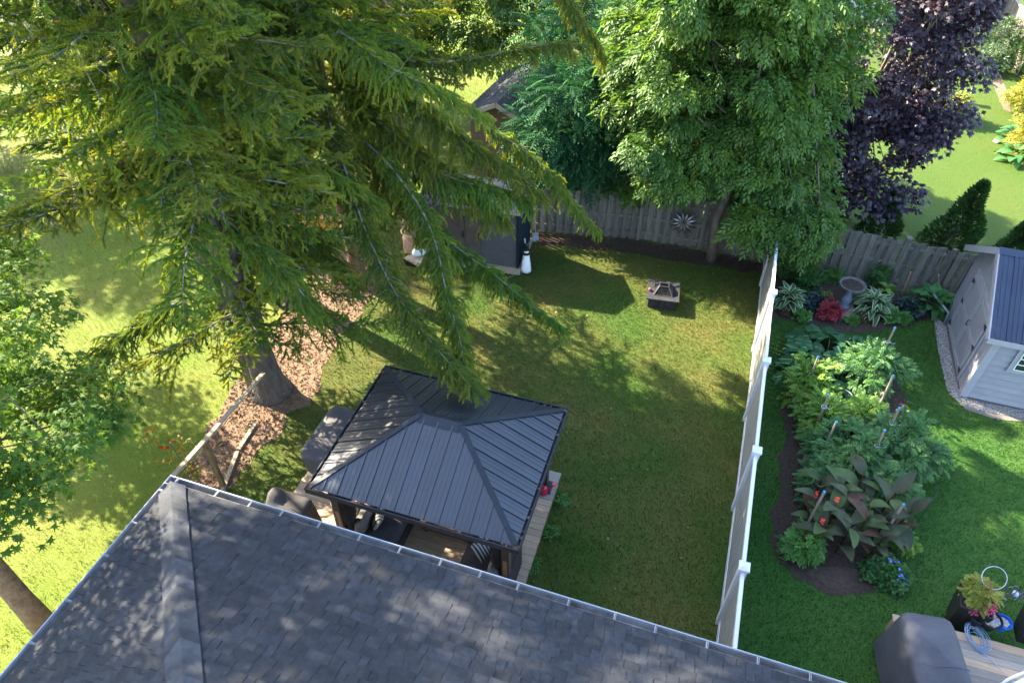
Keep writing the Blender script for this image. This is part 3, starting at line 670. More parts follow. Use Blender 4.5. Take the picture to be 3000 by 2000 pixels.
hero(sC, [(-4.2,15.2,6.4), GY(1200,470,14.0), GY(1300,520,13.5), GY(1420,548,13.3), GY(1550,590,13.2)], .80, .80, 114, ds=.055, side_spread=.8, bare=.08, rad=(.034,.006), tip=.6)
hero(sA, [(-5.6,11.2,5.6),(-4.6,11.9,5.6),(-3.6,12.3,5.0),(-2.8,12.4,4.2)], .85, .60, 115, ds=.06, side_spread=1, bare=.1, rad=(.034,.006), tip=.5)
# ------------------------------------------------------------------ broad-leaved trees
m_barkg = M('grey_bark', (.075,.062,.048), (.16,.135,.105), rough=.95, scale=9, bump=.8, bscale=30, stretch=(1,1,.3))
m_elder = LEAF('box_elder_leaf', [(.036,.092,.024),(.050,.118,.025),(.070,.150,.027),(.10,.18,.03,.9),(.13,.23,.03,.985),(.42,.33,.03,1.0)], trans=.38, transc=(1.7,1.45,.6))
m_walnut = LEAF('pinnate_leaf', [(.018,.065,.030),(.025,.088,.036),(.038,.112,.042)], rough=.7, trans=.2, transc=(1.4,1.5,.8), spec=.12)
m_purple = LEAF('purple_maple_leaf', [(.014,.0095,.017),(.024,.015,.027),(.038,.025,.040),(.068,.046,.062)], rough=.5, trans=.18, transc=(2.2,.7,.8), spec=.5)
m_silver = LEAF('silver_maple_leaf', [(.034,.085,.020),(.055,.120,.022),(.085,.160,.026),(.14,.20,.05)], rough=.65, spec=.15, trans=.40, transc=(1.7,1.5,.55))
m_under = LEAF('undergrowth_leaf', [(.016,.055,.016),(.026,.080,.018),(.045,.115,.022),(.09,.15,.03)], trans=.32)
TC, TPn, TM, TS = T_compound(), T_pinnate(), T_maple(.15,.50), T_maple(.16,.30)
def tree(name, base, trunk, radii, label, cat='tree', group=None, bark=None):
    o = empty(name, base, 0, label, cat, group); MB().tube(trunk, radii, 9).build('trunk', bark or m_barkg, o, smooth=True); return o
tk = [(0,0,-.05),(-.08,-.02,.7),(-.16,.0,1.4),(.0,.05,2.1),(.12,.1,3.0),(.05,.1,3.9),(.3,.15,5.0),(.5,.2,6.2),(.6,.2,7.4)]
bx = tree('box_elder_tree', (5.82,16.3,0), tk, [.17,.13,.12,.12,.11,.10,.08,.06,.03], 'light green box elder leaning out over the wooden fence', group=None)
MB().tube([(.02,.05,2.1),(-.5,.15,3.0),(-1.2,.2,4.0),(-1.7,.2,5.2)], [.08,.07,.05,.03], 7).build('limb', m_barkg, bx, smooth=True)
crown(bx, [(5.3,17.0,5.6,3.0,2.4,3.0),(6.5,16.2,4.4,1.7,1.6,2.2),(4.3,16.6,3.9,1.5,1.5,1.7),(6.9,15.6,2.5,1.5,.8,1.1),(4.8,16.0,7.6,2.3,1.8,1.6),(3.7,17.3,4.9,1.5,1.3,2.0),(3.75,17.0,2.0,.45,.25,.6),(4.5,17.0,2.4,.8,.4,.6),(6.15,15.0,2.0,.4,.35,.8),(7.4,15.2,2.2,.9,.6,.9)], 310, 84, .60, TC, m_elder, 31, size=(.9,1.5), droop=.45, limbs=60, trunk=tk, bark=m_barkg)
tk = [(0,0,-.05),(.1,.0,1.2),(.0,.1,2.6),(-.2,.1,4.0)]
wn = tree('walnut_tree', (3.0,18.9,0), tk, [.12,.10,.08,.03], 'blue-green tree with long pinnate leaves behind the fence')
crown(wn, [(2.1,18.6,3.4,1.7,1.0,1.5),(3.2,19.0,4.3,1.2,1.0,1.2),(1.3,18.8,3.0,.9,.8,.9),(2.7,18.4,2.5,1.8,.6,1.0)], 125, 12, .6, TPn, m_walnut, 41, size=(.75,1.1), droop=.15, limbs=25, trunk=tk, bark=m_barkg, cr=.4)
tk = [(0,0,-.05),(.1,.0,2.0),(.0,.1,4.6),(-.2,.1,6.5)]
wn2 = tree('walnut_tree', (3.4,22.8,0), tk, [.16,.12,.09,.03], 'hazy blue-green tree at top centre between spruce tips and box elder')
crown(wn2, [(3.0,22.3,5.6,2.2,1.6,2.3),(2.0,22.0,4.0,1.4,1.2,1.4)], 95, 11, .75, TPn, m_walnut, 43, size=(.8,1.15), droop=.15, limbs=20, trunk=tk, bark=m_barkg, cr=.4)
m_mixed = LEAF('far_leaf', [(.040,.095,.022),(.065,.135,.026),(.10,.175,.03),(.17,.21,.035)], trans=.4, transc=(1.7,1.45,.6))
for i, (x, y, bl, lab) in enumerate(((.6,27.0,[(.4,26.6,4.2,2.6,1.6,2.6),(-1.6,26.8,3.0,1.6,1.3,1.8)],'sunny green tree at the top centre beyond the hut'),(6.0,23.5,[(5.9,23.0,5.6,2.2,1.6,2.4),(7.4,22.6,4.0,1.4,1.2,1.8)],'mid green tree behind the box elder crown'),(-5.4,27.5,[(-5.4,27.0,3.6,2.8,1.6,2.8)],'sunny green tree behind the upper left spruces'),(-11.5,29.0,[(-11.5,28.0,3.2,3.4,1.6,2.6)],'leafy tree behind the broad upper left spruce'))):
    tk = [(0,0,-.05),(.1,.0,1.5),(0,.1,3.0),(-.1,.1,4.6)]; b = tree('leafy_tree', (x,y,0), tk, [.14,.11,.08,.03], lab); crown(b, bl, 75, 46, .7, T_compound(5,.24,.16,.075), m_mixed, 90+i, size=(.9,1.4), limbs=14, trunk=tk, bark=m_barkg)
for i, (c, rr, lab) in enumerate((((1.2,19.4,1.5),(1.2,.7,1.5),'dark leafy shrub between the hut roof and the wooden fence'), ((4.0,18.3,1.9),(2.2,.6,1.7),'dark green undergrowth bush behind the fence starburst'), ((7.2,18.4,1.7),(1.2,.7,1.6),'shaded bush behind the fence below the box elder'), ((2.2,20.6,2.0),(.9,.7,1.6),'small-leaved bush growing against the hut roof'))):
    b = tree('shrub', (c[0],c[1],0), [(0,0,0),(.05,0,.6),(0,.05,c[2])], [.05,.04,.02], lab, 'shrub')
    crown(b, [(*c,*rr)], 46, 70, .5, T_compound(5,.10,.07,.032), m_under, 50+i, size=(.9,1.4), shell=.4)
tk = [(0,0,-.05),(.0,.0,1.2),(-.2,.1,3.0),(-.2,.1,5.0),(-.1,.1,7.5)]
pm = tree('purple_maple_tree', (10.5,18.6,0), tk, [.18,.15,.12,.09,.03], 'dark purple-leaved maple standing behind the wooden fence')
crown(pm, [(9.9,18.7,5.6,2.3,1.9,3.6),(9.3,18.4,2.6,1.6,1.0,1.6),(11.2,18.6,4.6,1.6,1.4,2.6),(10.6,18.0,1.7,1.5,.8,1.1)], 130, 150, .62, TM, m_purple, 61, size=(.85,1.25), droop=.55, limbs=40, trunk=tk, bark=m_barkg, cr=.35)
tk = [(0,0,-.05),(-.25,.2,.8),(-.65,.55,1.9),(-1.2,1.1,3.2),(-1.6,1.8,4.6),(-1.9,2.6,6.0)]
sm = tree('silver_maple_tree', (-7.95,5.3,0), tk, [.22,.18,.16,.13,.09,.04], 'leaning silver maple beside the house roof, lower left', bark=M('brown_bark', (.10,.06,.035),(.20,.13,.08), rough=.95, scale=9, bump=.9, bscale=26))
crown(sm, [(-9.0,7.6,4.4,1.7,2.0,1.9),(-7.6,7.3,3.3,.9,1.4,1.0),(-7.7,8.4,2.6,.6,.8,.7),(-8.2,6.0,3.0,1.1,1.1,.9),(-10.5,6.5,6.2,2.4,2.6,2.0),(-8.7,5.2,4.4,1.2,1.6,1.4),(-9.6,9.3,3.0,1.3,1.2,1.1),(-10.6,8.2,9.0,2.2,1.9,2.0),(-11.2,5.6,8.2,2.2,2.2,1.8)], 235, 100, .58, TS, m_silver, 71, size=(.8,1.15), droop=.75, limbs=40, trunk=tk, bark=m_barkg, cr=.45)  # topmost blobs, out of view, added to throw dappled shade on the roof
tk = [(0,0,-.05),(.1,-.1,1.0),(.3,-.2,2.0),(.4,-.2,3.6),(.7,-.2,6.5),(1.1,-.2,9.5),(1.3,-.2,12.0)]
sm2 = tree('silver_maple_tree', (-13.2,12.2,0), tk, [.24,.21,.18,.15,.12,.08,.03], 'second silver maple at the left edge, with an unseen high crown added to dapple the roof')
crown(sm2, [(-12.0,11.6,3.1,1.5,1.6,1.1),(-11.2,10.9,2.5,.9,1.1,.8),(-12.9,13.2,3.6,1.3,1.2,1.1),(-11.8,12.0,12.4,3.4,2.8,2.2),(-11.0,11.8,3.8,.9,1.2,.9)], 230, 54, .55, TS, m_silver, 73, size=(.8,1.15), droop=.75, limbs=30, trunk=tk, bark=m_barkg, cr=.45)  # the big high blob is unseen, added to dapple light on the house roof
# ------------------------------------------------------------------ things round the gazebo
def V3(*a): return Vector(a)
D1 = V3(math.sin(R(18)), math.cos(R(18)), 0); D2 = V3(math.cos(R(18)), -math.sin(R(18)), 0)
def drape(name, loc, rz, sx, sy, h, mat, label, cat, seed=0, n=56, taper=.10, pleat=.035, topw=.75, peak=None, sag=.0, strap=None):
    rd = random.Random(seed); mb = MB(); rows = 15; vs = []; fs = []
    ph = [rd.uniform(0, 6.28) for _ in range(4)]
    for i in range(rows):
        t = i/(rows-1)
        if t < .72: z = h*t/.72*.93; s = 1+taper*(1-t/.72)
        else: u = (t-.72)/.28; z = h*(.93+.07*math.sin(u*math.pi/2)); s = 1-.02-u*u*.98
        for k in range(n):
            a = 2*math.pi*k/n; ca, sa = math.cos(a), math.sin(a); e = .30
            x = math.copysign(abs(ca)**e, ca); y = math.copysign(abs(sa)**e, sa); q = max(abs(x), abs(y)); 
            p = pleat*max(0, 1-t*1.15)*(math.sin(a*7+ph[0])+.6*math.sin(a*12+ph[1]+t*2))+rd.uniform(-.004,.004)
            xx, yy = x*sx/2*s*(1+p), y*sy/2*s*(1+p); zz = z
            if t >= .72:
                zz += .025*math.sin(xx*6+ph[2])*math.sin(yy*5+ph[3])-sag*(1-(xx/(sx/2))**2)*(1-(yy/(sy/2))**2)
                if peak: zz += peak[2]*math.exp(-((xx-peak[0])**2+(yy-peak[1])**2)/.03)
            vs.append((xx, yy, zz))
    for i in range(rows-1):
        for k in range(n): fs.append((i*n+k, i*n+(k+1)%n, (i+1)*n+(k+1)%n, (i+1)*n+k))
    mb.add(vs, fs, 0, .5); o = mb.build(name, mat, None, smooth=True, loc=loc, rz=rz, label=label, cat=cat)
    seam = MB(); seam.tube([(x, -sy*.18+.02*math.sin(x*9), h*1.0+.008-sag*.7) for x in np.linspace(-sx*.44, sx*.44, 9)], .006, 4)
    seam.build('seam', mat, o)
    return o
m_cover = M('grey_cover', (.055,.052,.056), (.09,.084,.088), rough=.75, scale=3, bump=.15, bscale=10)
m_cover2 = M('charcoal_cover', (.030,.028,.028), (.055,.050,.048), rough=.7, scale=3, bump=.2, bscale=8)
m_cover3 = M('slate_cover', (.052,.053,.064), (.08,.08,.092), rough=.7, scale=3, bump=.15, bscale=9)
zr = R(-18)
p = G(965,1262,1.0); drape('covered_storage_box', (p.x,p.y,0), zr, .66, 1.42, 1.02, m_cover, 'long dark grey fabric-covered box on the lawn left of the gazebo', 'covered box', 2, taper=-.06)
p = G(842,1478,1.3); drape('covered_grill', (p.x,p.y,.4), zr, .74, .52, .95, m_cover2, 'small barbecue under a pointed charcoal cover on the deck edge beside the roof', 'covered grill', 5, pleat=.09, taper=.12, peak=(-.30,.05,.24))
# sofa
m_wick = M('dark_wicker', (.024,.020,.018), (.055,.046,.042), rough=.7, scale=60, bump=.8, bscale=130)
m_cush = M('grey_cushion', (.105,.095,.092), (.15,.135,.13), rough=.9, scale=8, bump=.2, bscale=60)
m_cushd = M('charcoal_cushion', (.035,.033,.037), (.055,.052,.056), rough=.9, scale=8, bump=.2, bscale=60)
def STRIPE(name, c1, c2, sc):
    m = bpy.data.materials.new(name); m.use_nodes = True; t = m.node_tree; N = t.nodes; L = t.links
    tc = N.new('ShaderNodeTexCoord'); wv = N.new('ShaderNodeTexWave'); wv.inputs['Scale'].default_value = sc; wv.bands_direction = 'Y'; wv.inputs['Distortion'].default_value = .3
    L.new(tc.outputs['Object'], wv.inputs['Vector']); rp = N.new('ShaderNodeValToRGB'); e = rp.color_ramp.elements; e[0].position = .45; e[1].position = .55; e[0].color = (*c1, 1); e[1].color = (*c2, 1)
    L.new(wv.outputs['Fac'], rp.inputs['Fac']); L.new(rp.outputs[0], N['Principled BSDF'].inputs['Base Color']); N['Principled BSDF'].inputs['Roughness'].default_value = .9
    return m
m_stripe = STRIPE('striped_cloth', (.035,.033,.035), (.42,.39,.36), 5.5)
def pillow(mb, sx, sy, sz, n=10):
    vs = []; fs = []
    for side in (1, -1):
        b = len(vs)
        for i in range(n+1):
            for j in range(n+1):
                u, v = i/n*2-1, j/n*2-1; k = max(0, (1-u**4)*(1-v**4))**.5
                vs.append((u*sx/2*(1-.06*(1-v*v)*0), v*sy/2, side*sz/2*k))
        for i in range(n):
            for j in range(n):
                q = (b+i*(n+1)+j, b+(i+1)*(n+1)+j, b+(i+1)*(n+1)+j+1, b+i*(n+1)+j+1); fs.append(q if side > 0 else q[::-1])
    mb.add(vs, fs); return mb
def put(o, loc, rot): o.location = loc; o.rotation_euler = rot; return o
GM = Matrix.Translation(GZ) @ Matrix.Rotation(GR, 4, 'Z')
def gl(a, b, z=0): return GM @ V3(a, b, z)
sf = empty('patio_sofa', gl(-1.0,-.72,DZ), GR, 'dark wicker patio sofa facing right under the gazebo', 'sofa')
MB().box(-.42,.42,-.55,.95,.06,.30).build('base', m_wick, sf)
MB().box(-.52,-.40,-.58,.98,.06,.74).build('backrest', m_wick, sf)
for y in (-.64, .98): MB().box(-.44,.40,y,y+.10,.06,.55).build('arm', m_wick, sf)
for y in (-.53,.22): put(pillow(MB(), .78,.73,.20).build('seat_cushion', m_cushd, sf, smooth=True), (.02,y+.36,.37), (0,0,0))
for y in (-.53,.22): put(pillow(MB(), .58,.72,.24).build('back_cushion', m_cush, sf, smooth=True), (-.27,y+.36,.64), (0,R(-76),0))
for a in (-.36,.36):
    for b in (-.5,.9): MB().box(a-.03,a+.03,b-.03,b+.03,0,.06).build('leg', m_wick, sf)
put(pillow(MB(), .42,.42,.15).build('striped_pillow', m_stripe, None, smooth=True, label='striped throw pillow leaning on the sofa back', cat='pillow'), gl(-1.04,-.80,DZ+.68), (R(12),R(-66),GR+.12))
wb = empty('sofa_side_standin', gl(-1.78,-.78,DZ), 0, 'added black cylinder with grey lid standing in for the sofa side', 'stand-in')  # made-up cylinder in place of the wicker sofa side
MB().lathe([(.20,0),(.215,.1),(.20,.62),(.19,.70)], 22).build('body', M('sunfleck_wicker', (.012,.010,.010), (.03,.022,.02), rough=.6, scale=40, bump=.8, bscale=90, speck=((.30,.13,.10), 26, .66)), wb, smooth=True)  # pinkish specks paint light coming through the weave
MB().lathe([(.02,.695),(.205,.70),(.205,.735),(.17,.765),(.02,.775)], 22).build('lid', m_cush, wb, smooth=True)
tb = empty('coffee_table', gl(.18,-.15,DZ), GR, 'low brown wicker coffee table half hidden under the gazebo eave', 'table')
m_brw = M('brown_wicker', (.075,.045,.028), (.14,.085,.055), rough=.7, scale=50, bump=.6, bscale=120)
MB().box(-.55,.55,-.32,.32,.08,.34).build('body', m_brw, tb); MB().box(-.58,.58,-.35,.35,.342,.37).build('top', m_brw, tb)
for a in (-.5,.5):
    for b in (-.28,.28): MB().box(a-.03,a+.03,b-.03,b+.03,0,.078).build('leg', m_brw, tb)
ac = empty('patio_armchair', gl(1.08,-1.0,DZ), GR+R(180), 'dark wicker armchair facing left behind the front gazebo post', 'armchair')
MB().box(-.40,.40,-.40,.40,.06,.30).build('base', m_wick, ac); MB().box(-.52,-.38,-.42,.42,.06,.78).build('backrest', m_wick, ac)
for y in (-.46,.36): MB().box(-.42,.38,y,y+.10,.06,.55).build('arm', m_wick, ac)
put(pillow(MB(), .82,.74,.20).build('seat_cushion', m_cushd, ac, smooth=True), (.06,0,.37), (0,0,0))
put(pillow(MB(), .58,.72,.22).build('back_cushion', m_cush, ac, smooth=True), (-.26,0,.62), (0,R(-74),0))
for a in (-.36,.36):
    for b in (-.36,.36): MB().box(a-.03,a+.03,b-.03,b+.03,0,.06).build('leg', m_wick, ac)
put(pillow(MB(), .42,.42,.15).build('striped_pillow', m_stripe, None, smooth=True, label='striped throw pillow standing in the armchair by the front post', cat='pillow'), gl(.98,-.80,DZ+.70), (R(8),R(60),GR-.25))
m_red = M('red_enamel', (.55,.02,.05), rough=.25, scale=4, var=.1, spec=.6)
wc = empty('watering_can', gl(1.55,1.05,DZ), GR+.5, 'small shiny red watering can on the deck corner', 'watering can')
b = MB().lathe([(.075,0),(.085,.02),(.08,.14),(.06,.17),(.055,.20)], 16); b.build('body', m_red, wc, smooth=True)
MB().tube([(.07,0,.05),(.14,0,.12),(.19,0,.22)],[.022,.015,.012],8).build('spout', m_red, wc, smooth=True)
MB().lathe([(.045,0),(.05,.02),(.02,.025)],12,(.205,0,.22)).build('rose', m_red, wc)
MB().tube([(-.07,0,.05),(-.15,0,.12),(-.12,0,.22),(-.04,0,.25),(.02,0,.20)],.010,6).build('handle', m_red, wc, smooth=True)
# mulch bed rail with netting
m_rail = M('rail_wood', (.24,.185,.125), (.36,.295,.215), rough=.8, scale=5, stretch=(6,6,6), objvar=.1, speck=((.16,.13,.10), 7, .68))
ra, rbm, rc = G(772,1092,1.6), G(598,1292,1.6), G(505,1395,1.6)
nr = empty('net_rail', (rbm.x,rbm.y,0), 0, 'wooden post-and-rail with black netting running to the spruce trunk', 'rail')
lo_ = V3(rbm.x,rbm.y,0)
MB().bar(ra-lo_, rbm-lo_, .085, .04).build('rail', m_rail, nr); MB().bar(rbm-lo_+V3(0,0,.002), rc-lo_, .085, .04).build('rail', m_rail, nr)
pb = G(655,1425)
MB().bar(pb-lo_+V3(0,0,-.02), rbm-lo_+V3(.0,0,-.02), .09, .09, up=(0,1,0)).build('post', M('post_wood', (.13,.085,.04),(.24,.17,.09), rough=.85, scale=5, stretch=(6,6,.7)), nr)
m_mesh = M('net_strand', (.05,.035,.03), rough=.9)
mb = MB(); p0, p1 = ra-lo_, rc-lo_
for i in range(31):
    q = p0.lerp(p1, i/30); mb.bar(q, V3(q.x+.05*math.sin(i), q.y, .05), .003, .003, up=(0,1,0))
for j in range(17):
    z = 1.58-j*.09; mb.bar(V3(p0.x,p0.y,z), V3(p1.x,p1.y,z), .003, .003)
mb.build('netting', m_mesh, nr)
m_dk = M('dark_plastic', (.02,.02,.02), rough=.5)
st = empty('string_light', ra, 0, 'dark string light cord with small bulbs slung under the wooden net rail', 'string light')
pts = [ra.lerp(rc, t)-ra+V3(.03,-.03,-.06-.06*abs(math.sin(t*14))) for t in np.linspace(.1,1,40)]
MB().tube(pts, .006, 4).build('cord', m_dk, st)
for t in (.17,.36,.52,.69,.84,.97):
    q = ra.lerp(rc, t)-ra+V3(.03,-.03,-.16); bb = MB().lathe([(.012,.07),(.016,.04),(.03,.0),(.026,-.03),(.006,-.045)][::-1],8,q); bb.build('bulb', M('bulb_glass', (.12,.05,.03), rough=.3), st, smooth=True)
for i, (a, b, lab) in enumerate(((G(748,1245),G(700,1320),'upper piece of timber edging along the mulch bed'),(G(697,1326),G(655,1438),'lower piece of timber edging along the mulch bed near the house roof'))):
    lt = empty('landscape_timber', a, 0, lab, 'timber'); MB().bar(V3(0,0,.03), b-a+V3(0,0,.03), .085, .06).build('timber', m_rail, lt)
# ------------------------------------------------------------------ dark storage shed and things beside it
m_resin = M('grey_resin', (.065,.065,.073), (.09,.089,.097), rough=.65, scale=4, bump=.2, bscale=60, stretch=(1,1,6))
m_resinb = M('blue_black_trim', (.014,.019,.028), (.022,.029,.040), rough=.95, spec=.03, scale=4)
m_resinbr = M('brown_door', (.060,.046,.042), (.085,.066,.06), rough=.65, scale=4)
sa = math.atan2(15.66-16.30, .19+2.44)
sh = empty('storage_shed', (-2.44,16.30,0), sa, 'small dark grey resin shed under the hanging spruce limbs', 'shed')
SW, SD, SH_ = 2.70, 1.55, 1.98; Z0 = .16
MB().box(-.10,SW+.06,-.10,SD+.05,0,.15).build('timber_base', m_rail, sh)
MB().add([(-.75,-.10,0),(-.12,-.10,.14),(-.12,.25,.14),(-.55,.35,0),(-.55,-.42,0),(-.1,-.42,.0)], [(0,1,2,3),(0,4,5,1)]).build('ramp', m_rail, sh)
MB().box(0.02,SW-.02,.02,SD-.02,Z0,SH_).build('wall', m_resin, sh)
for x in (0,SW-.07): MB().box(x,x+.07,-.005,.06,Z0,SH_).build('corner_trim', m_resinb, sh)
MB().box(SW-.022,SW+.004,.07,SD-.07,Z0+.02,SH_-.02).build('side_panel', m_resinb, sh)
for x0, x1 in ((.42,1.16),(1.17,1.60)): 
    d = MB().box(x0,x1,-.012,.018,Z0+.03,SH_-.12).build('door', m_resinbr, sh); MB().box(x1-.06,x1-.03,-.05,-.013,1.0,1.2).build('handle', m_resinb, d)
MB().add([(-.12,-.12,SH_-.02),(SW+.12,-.12,SH_-.02),(SW+.12,SD/2,SH_+.30),(-.12,SD/2,SH_+.30),(SW+.12,SD+.12,SH_-.02),(-.12,SD+.12,SH_-.02)],[(0,1,2,3),(3,2,4,5),(0,3,5),(1,4,2),(0,5,4,1)]).build('roof', m_resinb, sh)
lh = empty('lighthouse_ornament', G(1541,796), 0, 'white and black lighthouse ornament at the corner of the dark shed', 'ornament')
m_white = M('white_paint', (.72,.73,.72), rough=.5, scale=5, var=.06)
MB().lathe([(.17,0),(.17,.05)],20).build('base', m_dk, lh, smooth=False)
MB().lathe([(.155,.05),(.145,.12),(.085,.62)],20).build('tower', m_white, lh, smooth=True)
MB().lathe([(.10,.62),(.105,.66),(.105,.69)],18).build('gallery', m_dk, lh); MB().lathe([(.07,.69),(.07,.76)],14).build('band', m_white, lh)
MB().lathe([(.095,.76),(.06,.80),(.06,.88)],14).build('lamp_room', m_dk, lh); MB().lathe([(.08,.88),(.05,.94),(.008,1.02)],14).build('cap', m_dk, lh, smooth=True)
m_handle = M('tan_handle', (.42,.33,.18), (.55,.44,.26), rough=.6); m_steel = M('grey_steel', (.30,.33,.38), rough=.4, metal=.5)
shv = empty('shovel', G(1568,705), 0, 'shovel with tan handle leaning on the dark blue side of the shed', 'shovel')
MB().tube([(0,0,.28),(-.05,.10,1.45)], .016, 7).build('handle', m_handle, shv, smooth=True)
MB().add([(-.09,-.02,.30),(.09,.02,.30),(.10,-.03,.08),(0,-.07,-.01),(-.10,-.06,.08)],[(0,1,2,3,4)]).build('blade', m_steel, shv)
for i, (px, h, m_, lab) in enumerate((((1530,770),1.15,m_dk,'black pole leaning on the shed behind the lighthouse'),((1548,768),.75,m_white,'short white pole leaning beside the lighthouse'))):
    q = G(*px); pl_ = empty('leaning_pole', q, 0, lab, 'pole'); MB().tube([(0,0,.02),(-.12,.10,h)], .018, 7).build('shaft', m_, pl_, smooth=True); MB().lathe([(.026,0),(.026,.05),(.015,.06)],8).build('foot', m_dk, pl_)
m_burl = M('burlap', (.28,.16,.10), (.42,.27,.18), rough=.95, scale=8, bump=.6, bscale=60)
q = G(1215,735); bp_ = empty('wrapped_bundle', q, R(-14), 'tan burlap-wrapped upright bundle left of the dark shed', 'bundle')
mb = MB(); rows = []; n = 16; vs = []; fs = []
for i in range(13):
    t = i/12; z = t*1.5; g = .36*(1-.15*t)*(1-.35*math.exp(-((t-.45)/.06)**2))*(1 if t < .92 else .8)
    for k in range(n):
        a = 6.283*k/n; rr = g*(1+.10*math.sin(k*2.7+t*3)+.06*math.sin(k*5)); vs.append((rr*math.cos(a)*.9, rr*math.sin(a)*.7, z))
for i in range(12):
    for k in range(n): fs.append((i*n+k,i*n+(k+1)%n,(i+1)*n+(k+1)%n,(i+1)*n+k))
fs.append(tuple(12*n+k for k in range(n))); mb.add(vs, fs); mb.build('wrap', m_burl, bp_, smooth=True)
MB().tube([(.34*math.cos(a),.27*math.sin(a),.68) for a in np.linspace(0,6.28,17)], .02, 5).build('rope', m_handle, bp_)
pb_ = empty('plastic_sack', G(1215,738)+V3(.25,-.2,0), 0, 'crumpled white plastic sack at the foot of the burlap bundle', 'sack')
put(pillow(MB(), .62,.36,.34,8).build('sack', m_white, pb_, smooth=True), (0,0,.16), (.1,.2,.3)); put(pillow(MB(), .26,.30,.42,8).build('blue_fold', M('blue_plastic', (.02,.05,.20), rough=.4), pb_, smooth=True), (.16,.12,.36), (.3,.4,.2))
# starburst on fence
q = V3(4.97,16.93,.95); sb_ = empty('starburst_ornament', q, 0, 'metal starburst ornament hung on the wooden fence', 'ornament')
m_petal = M('brushed_metal', (.45,.42,.38), rough=.35, metal=.6); m_petd = M('dark_metal', (.05,.045,.04), rough=.4, metal=.5)
fn_ = V3(-.2,-1,0).normalized(); fx = V3(1,-.2,0).normalized()
for ring, (nn, l, wd, off, mm) in enumerate(((14,.46,.075,.06,m_petd),(12,.34,.07,.10,m_petal))):
    for k in range(nn):
        a = 6.283*(k+.5*ring)/nn; d = fx*math.cos(a)+V3(0,0,1)*math.sin(a); s_ = fx*-math.sin(a)+V3(0,0,1)*math.cos(a); c = fn_*off
        MB().add([c+d*.04, c+d*l*.55+s_*wd/2+fn_*.03, c+d*l, c+d*l*.55-s_*wd/2+fn_*.03, c+d*l*.5+fn_*.06],[(0,1,4),(1,2,4),(2,3,4),(3,0,4)]).build('petal', mm, sb_)
MB().lathe([(.05,0),(.04,.03),(.01,.04)],10).build('boss', m_petd, sb_)
# fire pit
fp = empty('fire_pit', G(1938,880), R(-12), 'square slate-topped fire pit with domed mesh spark cover on the lawn', 'fire pit')
m_slate = M('slate', (.014,.015,.018), (.03,.03,.034), rough=.8, scale=5, bump=.5, bscale=20, speck=((.075,.055,.035), 16, .68))
for (x0,x1,y0,y1) in ((-.43,.43,-.43,-.24),(-.43,.43,.24,.43),(-.43,-.24,-.24,.24),(.24,.43,-.24,.24)):
    MB().box(x0+.002,x1-.002,y0+.002,y1-.002,.30,.345).build('slate_top', m_slate, fp)
for k in range(9):
    for s_ in (-1,1):
        MB().box(-.36+k*.08,-.36+k*.08+.076,s_*.35-.015,s_*.35+.015,.02,.298).build('side_slab', m_slate, fp); MB().box(s_*.35-.015,s_*.35+.015,-.345+k*.077,-.345+k*.077+.072,.02,.297).build('side_slab', m_slate, fp)
MB().box(-.30,.30,-.30,.30,.04,.20).build('fire_bowl', m_dk, fp)
mb = MB(); tp = [(-.12,-.06,.52),(.12,-.06,.52),(.12,.10,.52),(-.12,.10,.52)]; bt = [(-.25,-.25,.35),(.25,-.25,.35),(.25,.25,.35),(-.25,.25,.35)]
for i in range(4): mb.bar(bt[i],tp[i],.018,.018); mb.bar(tp[i],tp[(i+1)%4],.018,.018); mb.bar(bt[i],bt[(i+1)%4],.018,.018)
mb.build('cover_frame', M('frame_steel', (.07,.075,.085), rough=.5, metal=.4), fp)
mb = MB()
for i in range(4):
    a0, a1, b0, b1 = map(Vector, (bt[i], bt[(i+1)%4], tp[i], tp[(i+1)%4]))
    for t in np.linspace(.08,.92,9): mb.bar(a0.lerp(b0,t), a1.lerp(b1,t), .005,.005); mb.bar(a0.lerp(a1,t), b0.lerp(b1,t), .005,.005)
mb.build('spark_mesh', m_dk, fp)
q = G(1904,847,.39); MB().lathe([(.01,-.045),(.04,-.02),(.045,.005),(.03,.035),(.008,.045)],12).build('red_ball', M('dull_red', (.45,.08,.07), rough=.5), None, smooth=True, loc=q, label='small red ball lying on the fire pit rim', cat='ball')
# hut, tarp and toys behind
ht = empty('garden_hut', (-.50,20.30,0), R(-22), 'small hut with grey shingled gable roof behind the spruce limbs', 'hut')
m_brown = M('brown_wall', (.09,.055,.038), (.15,.095,.065), rough=.85, scale=4, stretch=(1,1,6))
HWd, HDp, HRz, HEz = 1.25, 4.3, 2.95, 2.35
MB().add([(-1.0,.25,0),(1.0,.25,0),(1.0,.25,2.4),(0,.25,2.85),(-1.0,.25,2.4),(-1.0,4.1,0),(1.0,4.1,0),(1.0,4.1,2.4),(0,4.1,2.85),(-1.0,4.1,2.4)],[(0,1,2,3,4),(9,8,7,6,5),(1,6,7,2),(0,4,9,5)]).build('wall', m_brown, ht)
hr = MB().add([(-HWd,0,HEz),(0,0,HRz),(HWd,0,HEz),(-HWd,HDp,HEz),(0,HDp,HRz),(HWd,HDp,HEz),(-HWd,0,HEz-.06),(0,0,HRz-.06),(HWd,0,HEz-.06)],[(0,1,4,3),(1,2,5,4),(6,7,1,0),(7,8,2,1)]).build('roof', m_roofback, ht)
